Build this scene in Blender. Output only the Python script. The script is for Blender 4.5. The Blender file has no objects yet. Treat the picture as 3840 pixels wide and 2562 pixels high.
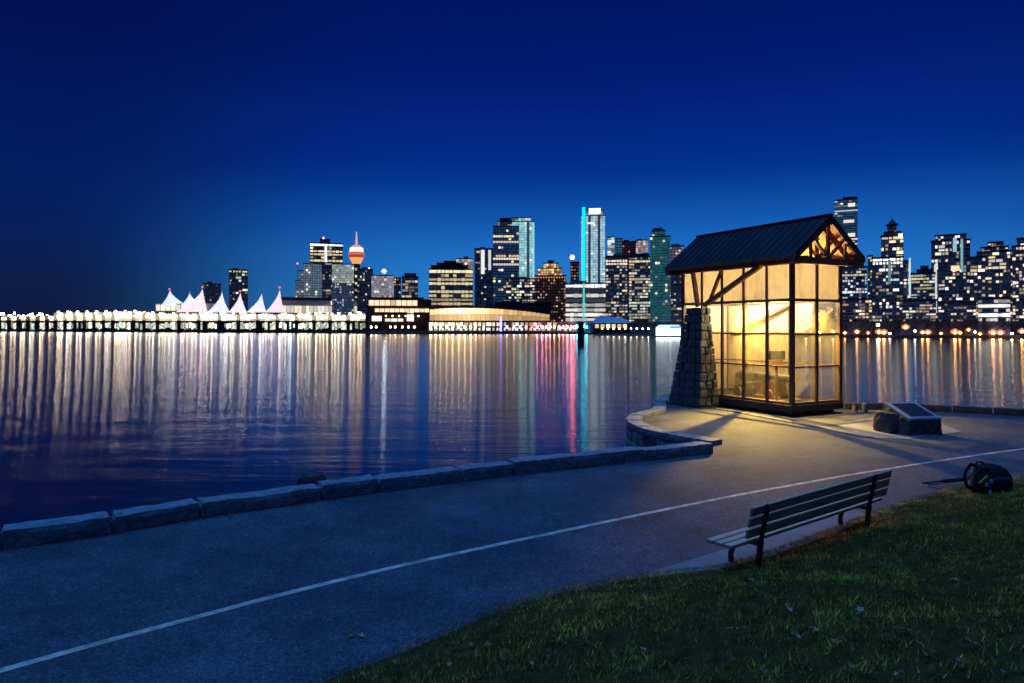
import bpy, math, random
import numpy as np
from mathutils import Vector, Matrix, noise as mnoise

random.seed(11)
rng = np.random.default_rng(5)
SC = bpy.context.scene
COL = SC.collection
R = math.radians

# ------------------------------------------------------------------ camera
F = 683.0          # focal length in picture widths of 1024
HOR = 327.0        # horizon row
CAMZ = 3.3
WATER = -3.0
cam_d = bpy.data.cameras.new('camera')
cam = bpy.data.objects.new('camera', cam_d)
COL.objects.link(cam)
cam.location = (0, 0, CAMZ)
cam.rotation_euler = (R(90), 0, 0)
cam_d.sensor_width = 36.0
cam_d.lens = 36.0 * F / 1024
cam_d.shift_y = -(341.5 - HOR) / 1024
cam_d.clip_start = 0.1
cam_d.clip_end = 20000
SC.camera = cam

# ------------------------------------------------------------------ sky
world = bpy.data.worlds.new('World')
SC.world = world
world.use_nodes = True
nt = world.node_tree
nt.nodes.clear()
def wn(t, **k):
    n = nt.nodes.new(t)
    for a, b in k.items():
        setattr(n, a, b)
    return n
def ramp(node, stops, interp='LINEAR'):
    cr = node.color_ramp
    cr.interpolation = interp
    while len(cr.elements) > 1:
        cr.elements.remove(cr.elements[0])
    cr.elements[0].position = stops[0][0]
    cr.elements[0].color = (*stops[0][1], 1)
    for p, c in stops[1:]:
        e = cr.elements.new(p)
        e.color = (*c, 1)
SUN_AZ = R(11)      # twilight glow azimuth, right of the view axis
tc = wn('ShaderNodeTexCoord')
sep = wn('ShaderNodeSeparateXYZ')
nt.links.new(tc.outputs['Generated'], sep.inputs[0])
glow_r = wn('ShaderNodeValToRGB')
dark_r = wn('ShaderNodeValToRGB')
# position = sin(elevation)
ramp(glow_r, [(0.0, (.030, .205, .56)), (.05, (.024, .205, .60)), (.12, (.011, .140, .52)), (.2, (.002, .047, .31)),
              (.30, (.0007, .018, .20)), (.42, (.0005, .0085, .135)), (.6, (.0004, .0075, .12)), (1, (.0004, .008, .13))], 'CARDINAL')
ramp(dark_r, [(0.0, (.0055, .0120, .048)), (.05, (.0042, .0125, .065)), (.12, (.0024, .0140, .100)), (.2, (.0012, .0125, .115)),
              (.30, (.0009, .0085, .102)), (.42, (.0008, .0060, .078)), (.6, (.0006, .007, .09)), (1, (.0005, .008, .11))], 'CARDINAL')
nt.links.new(sep.outputs['Z'], glow_r.inputs[0])
nt.links.new(sep.outputs['Z'], dark_r.inputs[0])
dot = wn('ShaderNodeVectorMath', operation='DOT_PRODUCT')
nrm = wn('ShaderNodeVectorMath', operation='NORMALIZE')
flat = wn('ShaderNodeVectorMath', operation='MULTIPLY')
flat.inputs[1].default_value = (1, 1, 0)
nt.links.new(tc.outputs['Generated'], flat.inputs[0])
nt.links.new(flat.outputs[0], nrm.inputs[0])
nt.links.new(nrm.outputs[0], dot.inputs[0])
dot.inputs[1].default_value = (math.sin(SUN_AZ), math.cos(SUN_AZ), 0)
mr = wn('ShaderNodeMapRange', interpolation_type='SMOOTHERSTEP')
mr.inputs['From Min'].default_value = .69
mr.inputs['From Max'].default_value = 1.02
nt.links.new(dot.outputs['Value'], mr.inputs['Value'])
mx = wn('ShaderNodeMix', data_type='RGBA')
nt.links.new(mr.outputs[0], mx.inputs['Factor'])
nt.links.new(dark_r.outputs[0], mx.inputs[6])
nt.links.new(glow_r.outputs[0], mx.inputs[7])
bg = wn('ShaderNodeBackground')
bg.inputs['Strength'].default_value = 1.0
out = wn('ShaderNodeOutputWorld')
nt.links.new(mx.outputs[2], bg.inputs['Color'])
nt.links.new(bg.outputs[0], out.inputs['Surface'])

# soft blue light of the twilight sky overhead
sun_d = bpy.data.lights.new('twilight', 'SUN')
sun_d.energy = 2.7
sun_d.angle = R(70)
sun_d.color = (.06, .29, 1.0)
sun = bpy.data.objects.new('twilight', sun_d)
COL.objects.link(sun)
sun.rotation_euler = (R(-4), R(-10), 0)

vs = SC.view_settings
vs.view_transform = 'Standard'
vs.look = 'None'
vs.exposure = 0
vs.gamma = 1
vs.use_curve_mapping = False
SC.render.engine = 'CYCLES'
cy = SC.cycles
cy.use_denoising = True
cy.denoiser = 'OPENIMAGEDENOISE'
cy.max_bounces = 8
cy.diffuse_bounces = 3
cy.glossy_bounces = 3
cy.transparent_max_bounces = 24
cy.transmission_bounces = 4
cy.caustics_reflective = False
cy.caustics_refractive = False
cy.sample_clamp_indirect = 12
cy.use_light_tree = True

# ------------------------------------------------------------------ helpers
K = 0.43574        # picture-measuring scale
def G(dx, dy, z=0.0):
    px, py = dx * K, dy * K
    Y = (CAMZ - z) * F / (py - HOR)
    return Vector(((px - 512) / F * Y, Y, z))

class MB:
    def __init__(s):
        s.v, s.f, s.c = [], [], []
    def quad(s, a, b, c, d, col=None):
        i = len(s.v)
        s.v += [tuple(a), tuple(b), tuple(c), tuple(d)]
        s.f.append((i, i + 1, i + 2, i + 3))
        s.c.append(col)
    def tri(s, a, b, c, col=None):
        i = len(s.v)
        s.v += [tuple(a), tuple(b), tuple(c)]
        s.f.append((i, i + 1, i + 2))
        s.c.append(col)
    def hexa(s, p, col=None, back=True):
        """p: 8 corners, bottom 4 (ccw from above) then top 4"""
        i = len(s.v)
        s.v += [tuple(q) for q in p]
        fs = [(0, 3, 2, 1), (4, 5, 6, 7), (0, 1, 5, 4), (1, 2, 6, 5), (3, 0, 4, 7)]
        if back:
            fs.append((2, 3, 7, 6))
        for f in fs:
            s.f.append(tuple(i + k for k in f))
            s.c.append(col)
    def box(s, x0, x1, y0, y1, z0, z1, col=None, back=True):
        s.hexa([(x0, y0, z0), (x1, y0, z0), (x1, y1, z0), (x0, y1, z0),
                (x0, y0, z1), (x1, y0, z1), (x1, y1, z1), (x0, y1, z1)], col, back)
    def bar(s, a, b, w, h, up=(0, 0, 1), col=None):
        a, b = Vector(a), Vector(b)
        d = (b - a).normalized()
        side = d.cross(Vector(up))
        if side.length < 1e-4:
            side = d.cross(Vector((1, 0, 0)))
        side.normalize()
        u = side.cross(d).normalized()
        sw, uh = side * w / 2, u * h / 2
        s.hexa([a - sw - uh, a + sw - uh, b + sw - uh, b - sw - uh,
                a - sw + uh, a + sw + uh, b + sw + uh, b - sw + uh], col)
    def tube(s, pts, rad, n=8, col=None, cap=True):
        pts = [Vector(p) for p in pts]
        if not isinstance(rad, (list, tuple)):
            rad = [rad] * len(pts)
        base = len(s.v)
        for k, p in enumerate(pts):
            if k == 0:
                d = pts[1] - p
            elif k == len(pts) - 1:
                d = p - pts[-2]
            else:
                d = pts[k + 1] - pts[k - 1]
            d.normalize()
            side = d.cross(Vector((0, 0, 1)))
            if side.length < 1e-3:
                side = d.cross(Vector((1, 0, 0)))
            side.normalize()
            u = side.cross(d)
            for j in range(n):
                t = 2 * math.pi * j / n
                s.v.append(tuple(p + (side * math.cos(t) + u * math.sin(t)) * rad[k]))
        for k in range(len(pts) - 1):
            for j in range(n):
                a = base + k * n + j
                b = base + k * n + (j + 1) % n
                s.f.append((a, b, b + n, a + n))
                s.c.append(col)
        if cap:
            s.f.append(tuple(base + j for j in reversed(range(n))))
            s.c.append(col)
            e = base + (len(pts) - 1) * n
            s.f.append(tuple(e + j for j in range(n)))
            s.c.append(col)
    def lathe(s, prof, c=(0, 0, 0), n=12, col=None, shift=None):
        """prof: (radius, z) from bottom to top"""
        base = len(s.v)
        for k, (r, z) in enumerate(prof):
            ox, oy = shift[k] if shift else (0, 0)
            for j in range(n):
                t = 2 * math.pi * j / n
                s.v.append((c[0] + ox + r * math.cos(t), c[1] + oy + r * math.sin(t), c[2] + z))
        for k in range(len(prof) - 1):
            for j in range(n):
                a = base + k * n + j
                b = base + k * n + (j + 1) % n
                s.f.append((a, b, b + n, a + n))
                s.c.append(col)
        s.f.append(tuple(base + j for j in reversed(range(n))))
        s.c.append(col)
        e = base + (len(prof) - 1) * n
        s.f.append(tuple(e + j for j in range(n)))
        s.c.append(col)
    def sphere(s, c, r, nu=10, nv=6, col=None, sq=1.0):
        prof = []
        for k in range(nv + 1):
            t = math.pi * k / nv
            prof.append((max(1e-3, r * math.sin(t)), -r * sq * math.cos(t)))
        s.lathe(prof, c, nu, col)
    def mesh(s, name):
        me = bpy.data.meshes.new(name)
        me.from_pydata(s.v, [], s.f)
        if any(c is not None for c in s.c):
            at = me.color_attributes.new('glow', 'FLOAT_COLOR', 'CORNER')
            arr = []
            for f, c in zip(s.f, s.c):
                c = c or (0, 0, 0)
                arr += [c[0], c[1], c[2], 1.0] * len(f)
            at.data.foreach_set('color', arr)
        me.update()
        return me
    def build(s, name, m, parent=None, smooth=False, bevel=0, **tags):
        o = bpy.data.objects.new(name, s.mesh(name))
        COL.objects.link(o)
        o.data.materials.append(m)
        if parent:
            o.parent = parent
        if smooth:
            o.data.shade_smooth()
        if bevel:
            b = o.modifiers.new('bevel', 'BEVEL')
            b.width = bevel
            b.segments = 2
            b.limit_method = 'ANGLE'
        for k, v in tags.items():
            o[k] = v
        return o

def thing(name, label, cat, loc=(0, 0, 0), rz=0.0, group=None):
    o = bpy.data.objects.new(name, None)
    COL.objects.link(o)
    o.empty_display_size = .3
    o.location = loc
    o.rotation_euler = (0, 0, rz)
    o['label'] = label
    o['category'] = cat
    if group:
        o['group'] = group
    return o

def link_copy(o, parent=None):
    c = o.copy()
    COL.objects.link(c)
    if parent:
        c.parent = parent
    return c

def copy_tree(o, parent=None):
    c = link_copy(o, parent)
    for ch in list(o.children):
        copy_tree(ch, c)
    return c

# ------------------------------------------------------------------ materials
def mat(name, base, rough=.8, var=.0, vscale=8.0, bump=0.0, bscale=40.0, metal=0.0, spec=.3, base2=None, stretch=None, detail=6):
    m = bpy.data.materials.new(name)
    m.use_nodes = True
    t = m.node_tree
    p = t.nodes['Principled BSDF']
    p.inputs['Base Color'].default_value = (*base, 1)
    p.inputs['Roughness'].default_value = rough
    p.inputs['Metallic'].default_value = metal
    p.inputs['Specular IOR Level'].default_value = spec
    co = t.nodes.new('ShaderNodeTexCoord')
    mp = t.nodes.new('ShaderNodeMapping')
    t.links.new(co.outputs['Object'], mp.inputs[0])
    if stretch:
        mp.inputs['Scale'].default_value = stretch
    if var:
        n = t.nodes.new('ShaderNodeTexNoise')
        n.inputs['Scale'].default_value = vscale
        n.inputs['Detail'].default_value = detail
        n.inputs['Roughness'].default_value = .65
        t.links.new(mp.outputs[0], n.inputs['Vector'])
        r = t.nodes.new('ShaderNodeValToRGB')
        lo = tuple(max(0, c * (1 - var)) for c in base)
        hi = base2 or tuple(min(1, c * (1 + var)) for c in base)
        ramp(r, [(.32, lo), (.68, hi)])
        t.links.new(n.outputs['Fac'], r.inputs[0])
        t.links.new(r.outputs[0], p.inputs['Base Color'])
    if bump:
        n2 = t.nodes.new('ShaderNodeTexNoise')
        n2.inputs['Scale'].default_value = bscale
        n2.inputs['Detail'].default_value = 5
        t.links.new(mp.outputs[0], n2.inputs['Vector'])
        b = t.nodes.new('ShaderNodeBump')
        b.inputs['Strength'].default_value = bump
        b.inputs['Distance'].default_value = .02
        t.links.new(n2.outputs['Fac'], b.inputs['Height'])
        t.links.new(b.outputs[0], p.inputs['Normal'])
    return m

def lit_glass():
    m = bpy.data.materials.new('lit_glass')
    m.use_nodes = True
    t = m.node_tree
    p = t.nodes['Principled BSDF']
    p.inputs['Base Color'].default_value = (.01, .012, .02, 1)
    p.inputs['Roughness'].default_value = .2
    a = t.nodes.new('ShaderNodeAttribute')
    a.attribute_name = 'glow'
    t.links.new(a.outputs['Color'], p.inputs['Emission Color'])
    p.inputs['Emission Strength'].default_value = 1.0
    return m
GLOW = lit_glass()

def glow_mat(name, colr, s):
    m = bpy.data.materials.new(name)
    m.use_nodes = True
    p = m.node_tree.nodes['Principled BSDF']
    p.inputs['Base Color'].default_value = (.5, .5, .5, 1)
    p.inputs['Emission Color'].default_value = (*colr, 1)
    p.inputs['Emission Strength'].default_value = s
    return m

def water_mat():
    m = bpy.data.materials.new('sea_water')
    m.use_nodes = True
    t = m.node_tree
    t.nodes.clear()
    N = t.nodes.new
    o = N('ShaderNodeOutputMaterial')
    mixs = N('ShaderNodeMixShader')
    dif = N('ShaderNodeBsdfDiffuse')
    dif.inputs['Color'].default_value = (.006, .012, .022, 1)
    gl = N('ShaderNodeBsdfAnisotropic')
    gl.distribution = 'BECKMANN'
    gl.inputs['Color'].default_value = (.92, .92, .92, 1)
    gl.inputs['Roughness'].default_value = .128
    gl.inputs['Anisotropy'].default_value = .58
    tg = N('ShaderNodeTangent')
    tg.direction_type = 'UV_MAP'
    tg.uv_map = 'UVMap'
    t.links.new(tg.outputs[0], gl.inputs['Tangent'])
    fr = N('ShaderNodeFresnel')
    fr.inputs['IOR'].default_value = 1.36
    co = N('ShaderNodeTexCoord')
    mp = N('ShaderNodeMapping')
    mp.inputs['Scale'].default_value = (.13, 1.1, 1)
    mp.inputs['Rotation'].default_value = (0, 0, R(4))
    t.links.new(co.outputs['Object'], mp.inputs[0])
    n1 = N('ShaderNodeTexNoise')
    n1.inputs['Scale'].default_value = 1.9
    n1.inputs['Detail'].default_value = 4
    n1.inputs['Roughness'].default_value = .6
    t.links.new(mp.outputs[0], n1.inputs['Vector'])
    b = N('ShaderNodeBump')
    b.inputs['Strength'].default_value = .6
    b.inputs['Distance'].default_value = .06
    n2 = N('ShaderNodeTexNoise')
    n2.inputs['Scale'].default_value = .35
    n2.inputs['Detail'].default_value = 3
    mp2 = N('ShaderNodeMapping')
    mp2.inputs['Scale'].default_value = (.25, 1, 1)
    t.links.new(co.outputs['Object'], mp2.inputs[0])
    t.links.new(mp2.outputs[0], n2.inputs['Vector'])
    mrw = N('ShaderNodeMapRange')
    mrw.inputs['From Min'].default_value = .35
    mrw.inputs['From Max'].default_value = .65
    mrw.inputs['To Min'].default_value = .25
    mrw.inputs['To Max'].default_value = 1.0
    t.links.new(n2.outputs['Fac'], mrw.inputs['Value'])
    muw = N('ShaderNodeMath')
    muw.operation = 'MULTIPLY'
    t.links.new(n1.outputs['Fac'], muw.inputs[0])
    t.links.new(mrw.outputs[0], muw.inputs[1])
    t.links.new(muw.outputs[0], b.inputs['Height'])
    t.links.new(b.outputs[0], gl.inputs['Normal'])
    t.links.new(fr.outputs[0], mixs.inputs[0])
    t.links.new(dif.outputs[0], mixs.inputs[1])
    t.links.new(gl.outputs[0], mixs.inputs[2])
    t.links.new(mixs.outputs[0], o.inputs['Surface'])
    return m

def glass_mat(name, tint, gloss=.04):
    m = bpy.data.materials.new(name)
    m.use_nodes = True
    t = m.node_tree
    t.nodes.clear()
    N = t.nodes.new
    o = N('ShaderNodeOutputMaterial')
    mixs = N('ShaderNodeMixShader')
    tr = N('ShaderNodeBsdfTransparent')
    tr.inputs['Color'].default_value = (*tint, 1)
    gl = N('ShaderNodeBsdfGlossy')
    gl.inputs['Roughness'].default_value = .03
    lw = N('ShaderNodeLayerWeight')
    lw.inputs['Blend'].default_value = .5
    pw = N('ShaderNodeMath')
    pw.operation = 'POWER'
    pw.inputs[1].default_value = 4
    t.links.new(lw.outputs['Facing'], pw.inputs[0])
    mr_ = N('ShaderNodeMapRange')
    mr_.inputs['To Min'].default_value = .03
    mr_.inputs['To Max'].default_value = .8
    t.links.new(pw.outputs[0], mr_.inputs['Value'])
    t.links.new(mr_.outputs[0], mixs.inputs[0])
    dus = N('ShaderNodeMixShader')       # film of dust and dried salt on the pane
    df = N('ShaderNodeBsdfDiffuse')
    tl = N('ShaderNodeBsdfTranslucent')
    df.inputs['Color'].default_value = (.7, .66, .58, 1)
    tl.inputs['Color'].default_value = (.7, .66, .58, 1)
    d2 = N('ShaderNodeMixShader')
    t.links.new(df.outputs[0], d2.inputs[1])
    t.links.new(tl.outputs[0], d2.inputs[2])
    co = N('ShaderNodeTexCoord')
    nz_ = N('ShaderNodeTexNoise')
    nz_.inputs['Scale'].default_value = 2.2
    nz_.inputs['Detail'].default_value = 8
    nz_.inputs['Roughness'].default_value = .7
    t.links.new(co.outputs['Object'], nz_.inputs['Vector'])
    m2 = N('ShaderNodeMapRange')
    m2.inputs['From Min'].default_value = .35
    m2.inputs['From Max'].default_value = .75
    m2.inputs['To Min'].default_value = gloss * .5
    m2.inputs['To Max'].default_value = gloss * 2.2
    t.links.new(nz_.outputs['Fac'], m2.inputs['Value'])
    t.links.new(m2.outputs[0], dus.inputs[0])
    t.links.new(tr.outputs[0], dus.inputs[1])
    t.links.new(d2.outputs[0], dus.inputs[2])
    t.links.new(dus.outputs[0], mixs.inputs[1])
    t.links.new(gl.outputs[0], mixs.inputs[2])
    t.links.new(mixs.outputs[0], o.inputs['Surface'])
    return m

def frosted_mat(name, base, trans=.5, stain=.25):
    m = bpy.data.materials.new(name)
    m.use_nodes = True
    t = m.node_tree
    t.nodes.clear()
    N = t.nodes.new
    o = N('ShaderNodeOutputMaterial')
    mixs = N('ShaderNodeMixShader')
    mixs.inputs[0].default_value = trans
    d = N('ShaderNodeBsdfDiffuse')
    tl = N('ShaderNodeBsdfTranslucent')
    co = N('ShaderNodeTexCoord')
    n = N('ShaderNodeTexNoise')
    n.inputs['Scale'].default_value = 1.6
    n.inputs['Detail'].default_value = 7
    n.inputs['Roughness'].default_value = .7
    mp = N('ShaderNodeMapping')
    mp.inputs['Scale'].default_value = (1, 1, .5)
    t.links.new(co.outputs['Object'], mp.inputs[0])
    t.links.new(mp.outputs[0], n.inputs['Vector'])
    r = N('ShaderNodeValToRGB')
    ramp(r, [(.30, tuple(c * (1 - stain) for c in base)), (.5, base), (.8, tuple(min(1, c * 1.08) for c in base))])
    t.links.new(n.outputs['Fac'], r.inputs[0])
    t.links.new(r.outputs[0], d.inputs['Color'])
    t.links.new(r.outputs[0], tl.inputs['Color'])
    t.links.new(d.outputs[0], mixs.inputs[1])
    t.links.new(tl.outputs[0], mixs.inputs[2])
    t.links.new(mixs.outputs[0], o.inputs['Surface'])
    return m

def asphalt_mat():
    m = bpy.data.materials.new('asphalt')
    m.use_nodes = True
    t = m.node_tree
    p = t.nodes['Principled BSDF']
    p.inputs['Roughness'].default_value = .85
    p.inputs['Specular IOR Level'].default_value = .25
    N = t.nodes.new
    co = N('ShaderNodeTexCoord')
    v = N('ShaderNodeTexVoronoi')
    v.inputs['Scale'].default_value = 46
    t.links.new(co.outputs['Object'], v.inputs['Vector'])
    r = N('ShaderNodeValToRGB')
    ramp(r, [(0, (.030, .032, .034)), (.45, (.068, .071, .074)), (.85, (.118, .122, .125)), (1, (.22, .225, .225))])
    t.links.new(v.outputs['Color'], r.inputs[0])
    n = N('ShaderNodeTexNoise')
    n.inputs['Scale'].default_value = .55
    n.inputs['Detail'].default_value = 9
    n.inputs['Roughness'].default_value = .7
    t.links.new(co.outputs['Object'], n.inputs['Vector'])
    r2 = N('ShaderNodeValToRGB')
    ramp(r2, [(.3, (.42, .42, .44)), (.46, (.8, .8, .8)), (.55, (1.0, 1.0, 1.0)), (.7, (1.4, 1.4, 1.4))])
    t.links.new(n.outputs['Fac'], r2.inputs[0])
    mu = N('ShaderNodeMix')
    mu.data_type = 'RGBA'
    mu.blend_type = 'MULTIPLY'
    mu.inputs['Factor'].default_value = 1
    t.links.new(r.outputs[0], mu.inputs[6])
    t.links.new(r2.outputs[0], mu.inputs[7])
    v2 = N('ShaderNodeTexVoronoi')
    v2.feature = 'DISTANCE_TO_EDGE'
    v2.inputs['Scale'].default_value = .42
    n3 = N('ShaderNodeTexNoise')
    n3.inputs['Scale'].default_value = 2.5
    n3.inputs['Detail'].default_value = 6
    t.links.new(co.outputs['Object'], n3.inputs['Vector'])
    va = N('ShaderNodeVectorMath')
    va.operation = 'MULTIPLY_ADD'
    va.inputs[1].default_value = (.55, .55, .55)
    t.links.new(n3.outputs['Color'], va.inputs[0])
    t.links.new(co.outputs['Object'], va.inputs[2])
    t.links.new(va.outputs[0], v2.inputs['Vector'])
    r3 = N('ShaderNodeValToRGB')
    ramp(r3, [(.0, (.45, .45, .45)), (.004, (.6, .6, .6)), (.009, (1, 1, 1))])
    t.links.new(v2.outputs['Distance'], r3.inputs[0])
    mk = N('ShaderNodeMix')
    mk.data_type = 'RGBA'
    mk.blend_type = 'MULTIPLY'
    mr4 = N('ShaderNodeMapRange')
    mr4.inputs['From Min'].default_value = .48
    mr4.inputs['From Max'].default_value = .56
    t.links.new(n.outputs['Fac'], mr4.inputs['Value'])
    t.links.new(mr4.outputs[0], mk.inputs['Factor'])
    t.links.new(mu.outputs[2], mk.inputs[6])
    t.links.new(r3.outputs[0], mk.inputs[7])
    t.links.new(mk.outputs[2], p.inputs['Base Color'])
    b = N('ShaderNodeBump')
    b.inputs['Strength'].default_value = .6
    b.inputs['Distance'].default_value = .008
    t.links.new(v.outputs['Distance'], b.inputs['Height'])
    t.links.new(b.outputs[0], p.inputs['Normal'])
    return m

M = dict(
    asphalt=asphalt_mat(),
    granite=mat('granite', (.20, .205, .205), .8, .5, 9, .9, 30, detail=9),
    dark_stone=mat('dark_stone', (.075, .068, .062), .85, .45, 5, .8, 22, detail=9),
    wet_stone=mat('wet_stone', (.03, .03, .028), .6, .4, 5, .6, 22),
    concrete=mat('concrete', (.17, .165, .155), .85, .2, 5, .3, 60),
    paint=mat('line_paint', (.66, .44, .29), .75, .6, 4, .25, 50, detail=9),
    timber=mat('dark_timber', (.23, .10, .055), .7, .4, 4, .4, 30, stretch=(6, 6, .8)),
    frame=mat('mullion_timber', (.11, .055, .032), .65, .3, 6, .2, 30),
    board=mat('wood_board', (.40, .27, .12), .75, .3, 3, .3, 20, stretch=(7, 7, .7)),
    ceiling=mat('roof_boards', (.40, .17, .035), .75, .35, 3, .3, 20, stretch=(.7, 7, 7)),
    metal_roof=mat('metal_roof', (.009, .009, .011), .6, .35, 2, .05, 20, spec=.15),
    iron=mat('cast_iron', (.035, .034, .034), .5, .3, 12, .2, 40, metal=.5),
    gold=mat('gun_paint', (.22, .12, .04), .5, .4, 6, .2, 30),
    bench_slat=mat('bench_slat', (.48, .33, .21), .7, .3, 3, .3, 30, stretch=(1.2, 9, 9)),
    black=mat('black_fabric', (.012, .012, .014), .8, .4, 20, .4, 70),
    plaque=mat('bronze_plaque', (.03, .04, .05), .4, .4, 30, .5, 60, metal=.6),
    soil=mat('lawn_soil', (.060, .045, .012), .95, .5, 5, .6, 30, spec=0, detail=9),
    facade=mat('dark_facade', (.20, .20, .21), .6, .3, .2),
    facade_pale=mat('pale_facade', (.5, .5, .52), .7, .25, .2),
    facade_brown=mat('brown_facade', (.14, .075, .045), .8, .3, .2),
    facade_teal=mat('teal_facade', (.05, .20, .24), .35, .25, .2),
    facade_blue=mat('blue_facade', (.06, .11, .2), .35, .25, .2),
    roof_dark=mat('dark_roofing', (.03, .03, .035), .8, .3, .5),
    sail_white=None, sail_pink=None,
    leaf_dark=mat('tree_leaf', (.045, .055, .025), .8, .5, .3),
    bark=mat('bark', (.06, .045, .035), .9, .4, 3, .5, 10),
    glass=glass_mat('clear_glass', (.93, .95, .93)),
    frosted=frosted_mat('frosted_glass', (.93, .89, .74), .72, .32),
    frosted_in=frosted_mat('frosted_panel', (.66, .60, .42), .3, .3),
    yellow=mat('yellow_strap', (.55, .45, .05), .6, .2, 20),
    grey_clip=mat('grey_clip', (.5, .5, .55), .5, .2, 20),
)

W_ = (1.0, .74, .40)
Y_ = (1.0, .86, .48)
C_ = (.80, .92, 1.0)
T_ = (.18, .70, .80)
O_ = (1.0, .42, .14)
P_ = (1.0, .80, .70)
V_ = (.95, 1.0, .86)
def sc(c, s):
    return (c[0] * s, c[1] * s, c[2] * s)

# ================================================================== SETTING
# ---- water
mb = MB()
mb.quad((-9000, -600, WATER), (9000, -600, WATER), (9000, 12000, WATER), (-9000, 12000, WATER))
wo = mb.build('sea', water_mat(), kind='structure', label='calm dark harbour water streaked with long city light reflections')
uv = wo.data.uv_layers.new(name='UVMap')
for i, c in enumerate([(0, 0), (1, 0), (1, 1), (0, 1)]):
    uv.data[i].uv = c

# ---- far shore
SHORE = [(-260, 1130), (0, 1075), (187, 850), (373, 717), (560, 612), (640, 520), (690, 440), (810, 410), (1024, 376), (1250, 350)]
def dshore(px):
    xs = [a for a, _ in SHORE]
    ys = [b for _, b in SHORE]
    return float(np.interp(px, xs, ys))
LANDZ = -1.4
def at(px, D, z=0.0):
    return Vector(((px - 512) / F * D, D, z))
def zpy(py, D):
    return CAMZ + (HOR - py) / F * D
mb = MB()
front = [at(px, D) for px, D in SHORE]
for a, b in zip(front[:-1], front[1:]):
    mb.quad((a.x, a.y, LANDZ), (b.x, b.y, LANDZ), (b.x * 6, b.y + 3000, LANDZ), (a.x * 6, a.y + 3000, LANDZ))
    mb.quad((a.x, a.y, WATER - 1), (b.x, b.y, WATER - 1), (b.x, b.y, LANDZ), (a.x, a.y, LANDZ))
mb.build('far_shore', mat('shore_ground', (.05, .048, .045), .9, .4, .05), kind='structure')

# ---- near land
WF = [G(*p) for p in [(0, 1265), (260, 1226), (460, 1190), (740, 1149), (870, 1131), (1062, 1106), (1180, 1091), (1480, 1058), (1640, 1040)]]
d0 = (WF[0] - WF[2]).normalized()
WF = [WF[0] + d0 * 30, WF[0] + d0 * 6, WF[0] + d0 * 3] + WF
def offset_line(pts, off):
    res = []
    for i, p in enumerate(pts):
        a = pts[max(0, i - 1)]
        b = pts[min(len(pts) - 1, i + 1)]
        d = (b - a)
        d.z = 0
        d.normalize()
        res.append(p + Vector((-d.y, d.x, 0)) * off)
    return res
WO = offset_line(WF, .46)       # sea side of the wall
RZ = .13
rim_seen = [G(1640, 1013, RZ), G(1600, 1007, RZ), G(1560, 1000, RZ), G(1520, 992.5, RZ), G(1480, 984, RZ), G(1450, 972, RZ), G(1438, 961, RZ),
            G(1447, 950, RZ), G(1490, 940, RZ)]
rim = rim_seen + [Vector((5.75, 27.6, RZ)), Vector((6.2, 29.6, RZ)), Vector((7.6, 32.6, RZ)), Vector((10.2, 33.2, RZ)), Vector((12.4, 30.4, RZ))]
FAR = [G(1930, 923, .25), G(2100, 925, .25), G(2350, 938, .25)]
FAR = FAR + [FAR[-1] + Vector((8, -3.4, 0)), FAR[-1] + Vector((40, -12, 0))]
def catmull(pts, n=6):
    res = []
    P = [pts[0]] + list(pts) + [pts[-1]]
    for i in range(1, len(P) - 2):
        p0, p1, p2, p3 = P[i - 1], P[i], P[i + 1], P[i + 2]
        for k in range(n):
            t = k / n
            res.append(.5 * ((2 * p1) + (p2 - p0) * t + (2 * p0 - 5 * p1 + 4 * p2 - p3) * t * t + (3 * p1 - p0 - 3 * p2 + p3) * t ** 3))
    res.append(pts[-1].copy())
    return res
rim_s = catmull(rim, 5)
edge = [p.copy() for p in WO[:-1]] + [p.copy() for p in rim_s] + [p.copy() for p in FAR]
edge = [Vector((p.x, p.y, 0)) for p in edge]
poly = edge + [Vector((70, -40, 0)), Vector((-60, -40, 0))]
import bmesh
bm = bmesh.new()
vt = [bm.verts.new((p.x, p.y, 0)) for p in poly]
bf = bm.faces.new(vt)
bmesh.ops.triangulate(bm, faces=[bf])
me = bpy.data.meshes.new('path')
bm.to_mesh(me)
bm.free()
po = bpy.data.objects.new('path', me)
COL.objects.link(po)
me.materials.append(M['asphalt'])
po['kind'] = 'structure'
po['label'] = 'grey asphalt seaside path widening into a paved point'
mb = MB()
lo = [p * 1.0 for p in edge]
for a, b in zip(edge[:-1], edge[1:]):
    mb.quad((a.x, a.y, WATER - .5), (b.x, b.y, WATER - .5), (b.x, b.y, -.02), (a.x, a.y, -.02))
mb.build('embankment', M['dark_stone'], kind='structure')

# ---- painted lane line
LL = catmull([G(*p) for p in [(-300, 1625), (0, 1540), (200, 1484), (400, 1430), (650, 1364), (900, 1303), (1100, 1259), (1300, 1217), (1500, 1175), (1700, 1135), (1850, 1108), (2000, 1082), (2350, 1030), (2900, 960)]], 8)
a1, a2 = offset_line(LL, .055), offset_line(LL, -.055)
mb = MB()
for i in range(len(LL) - 1):
    z = Vector((0, 0, .004))
    mb.quad(a2[i] + z, a2[i + 1] + z, a1[i + 1] + z, a1[i] + z)
mb.build('lane_line', M['paint'], kind='structure', label='pale painted line dividing the seaside path')

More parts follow.
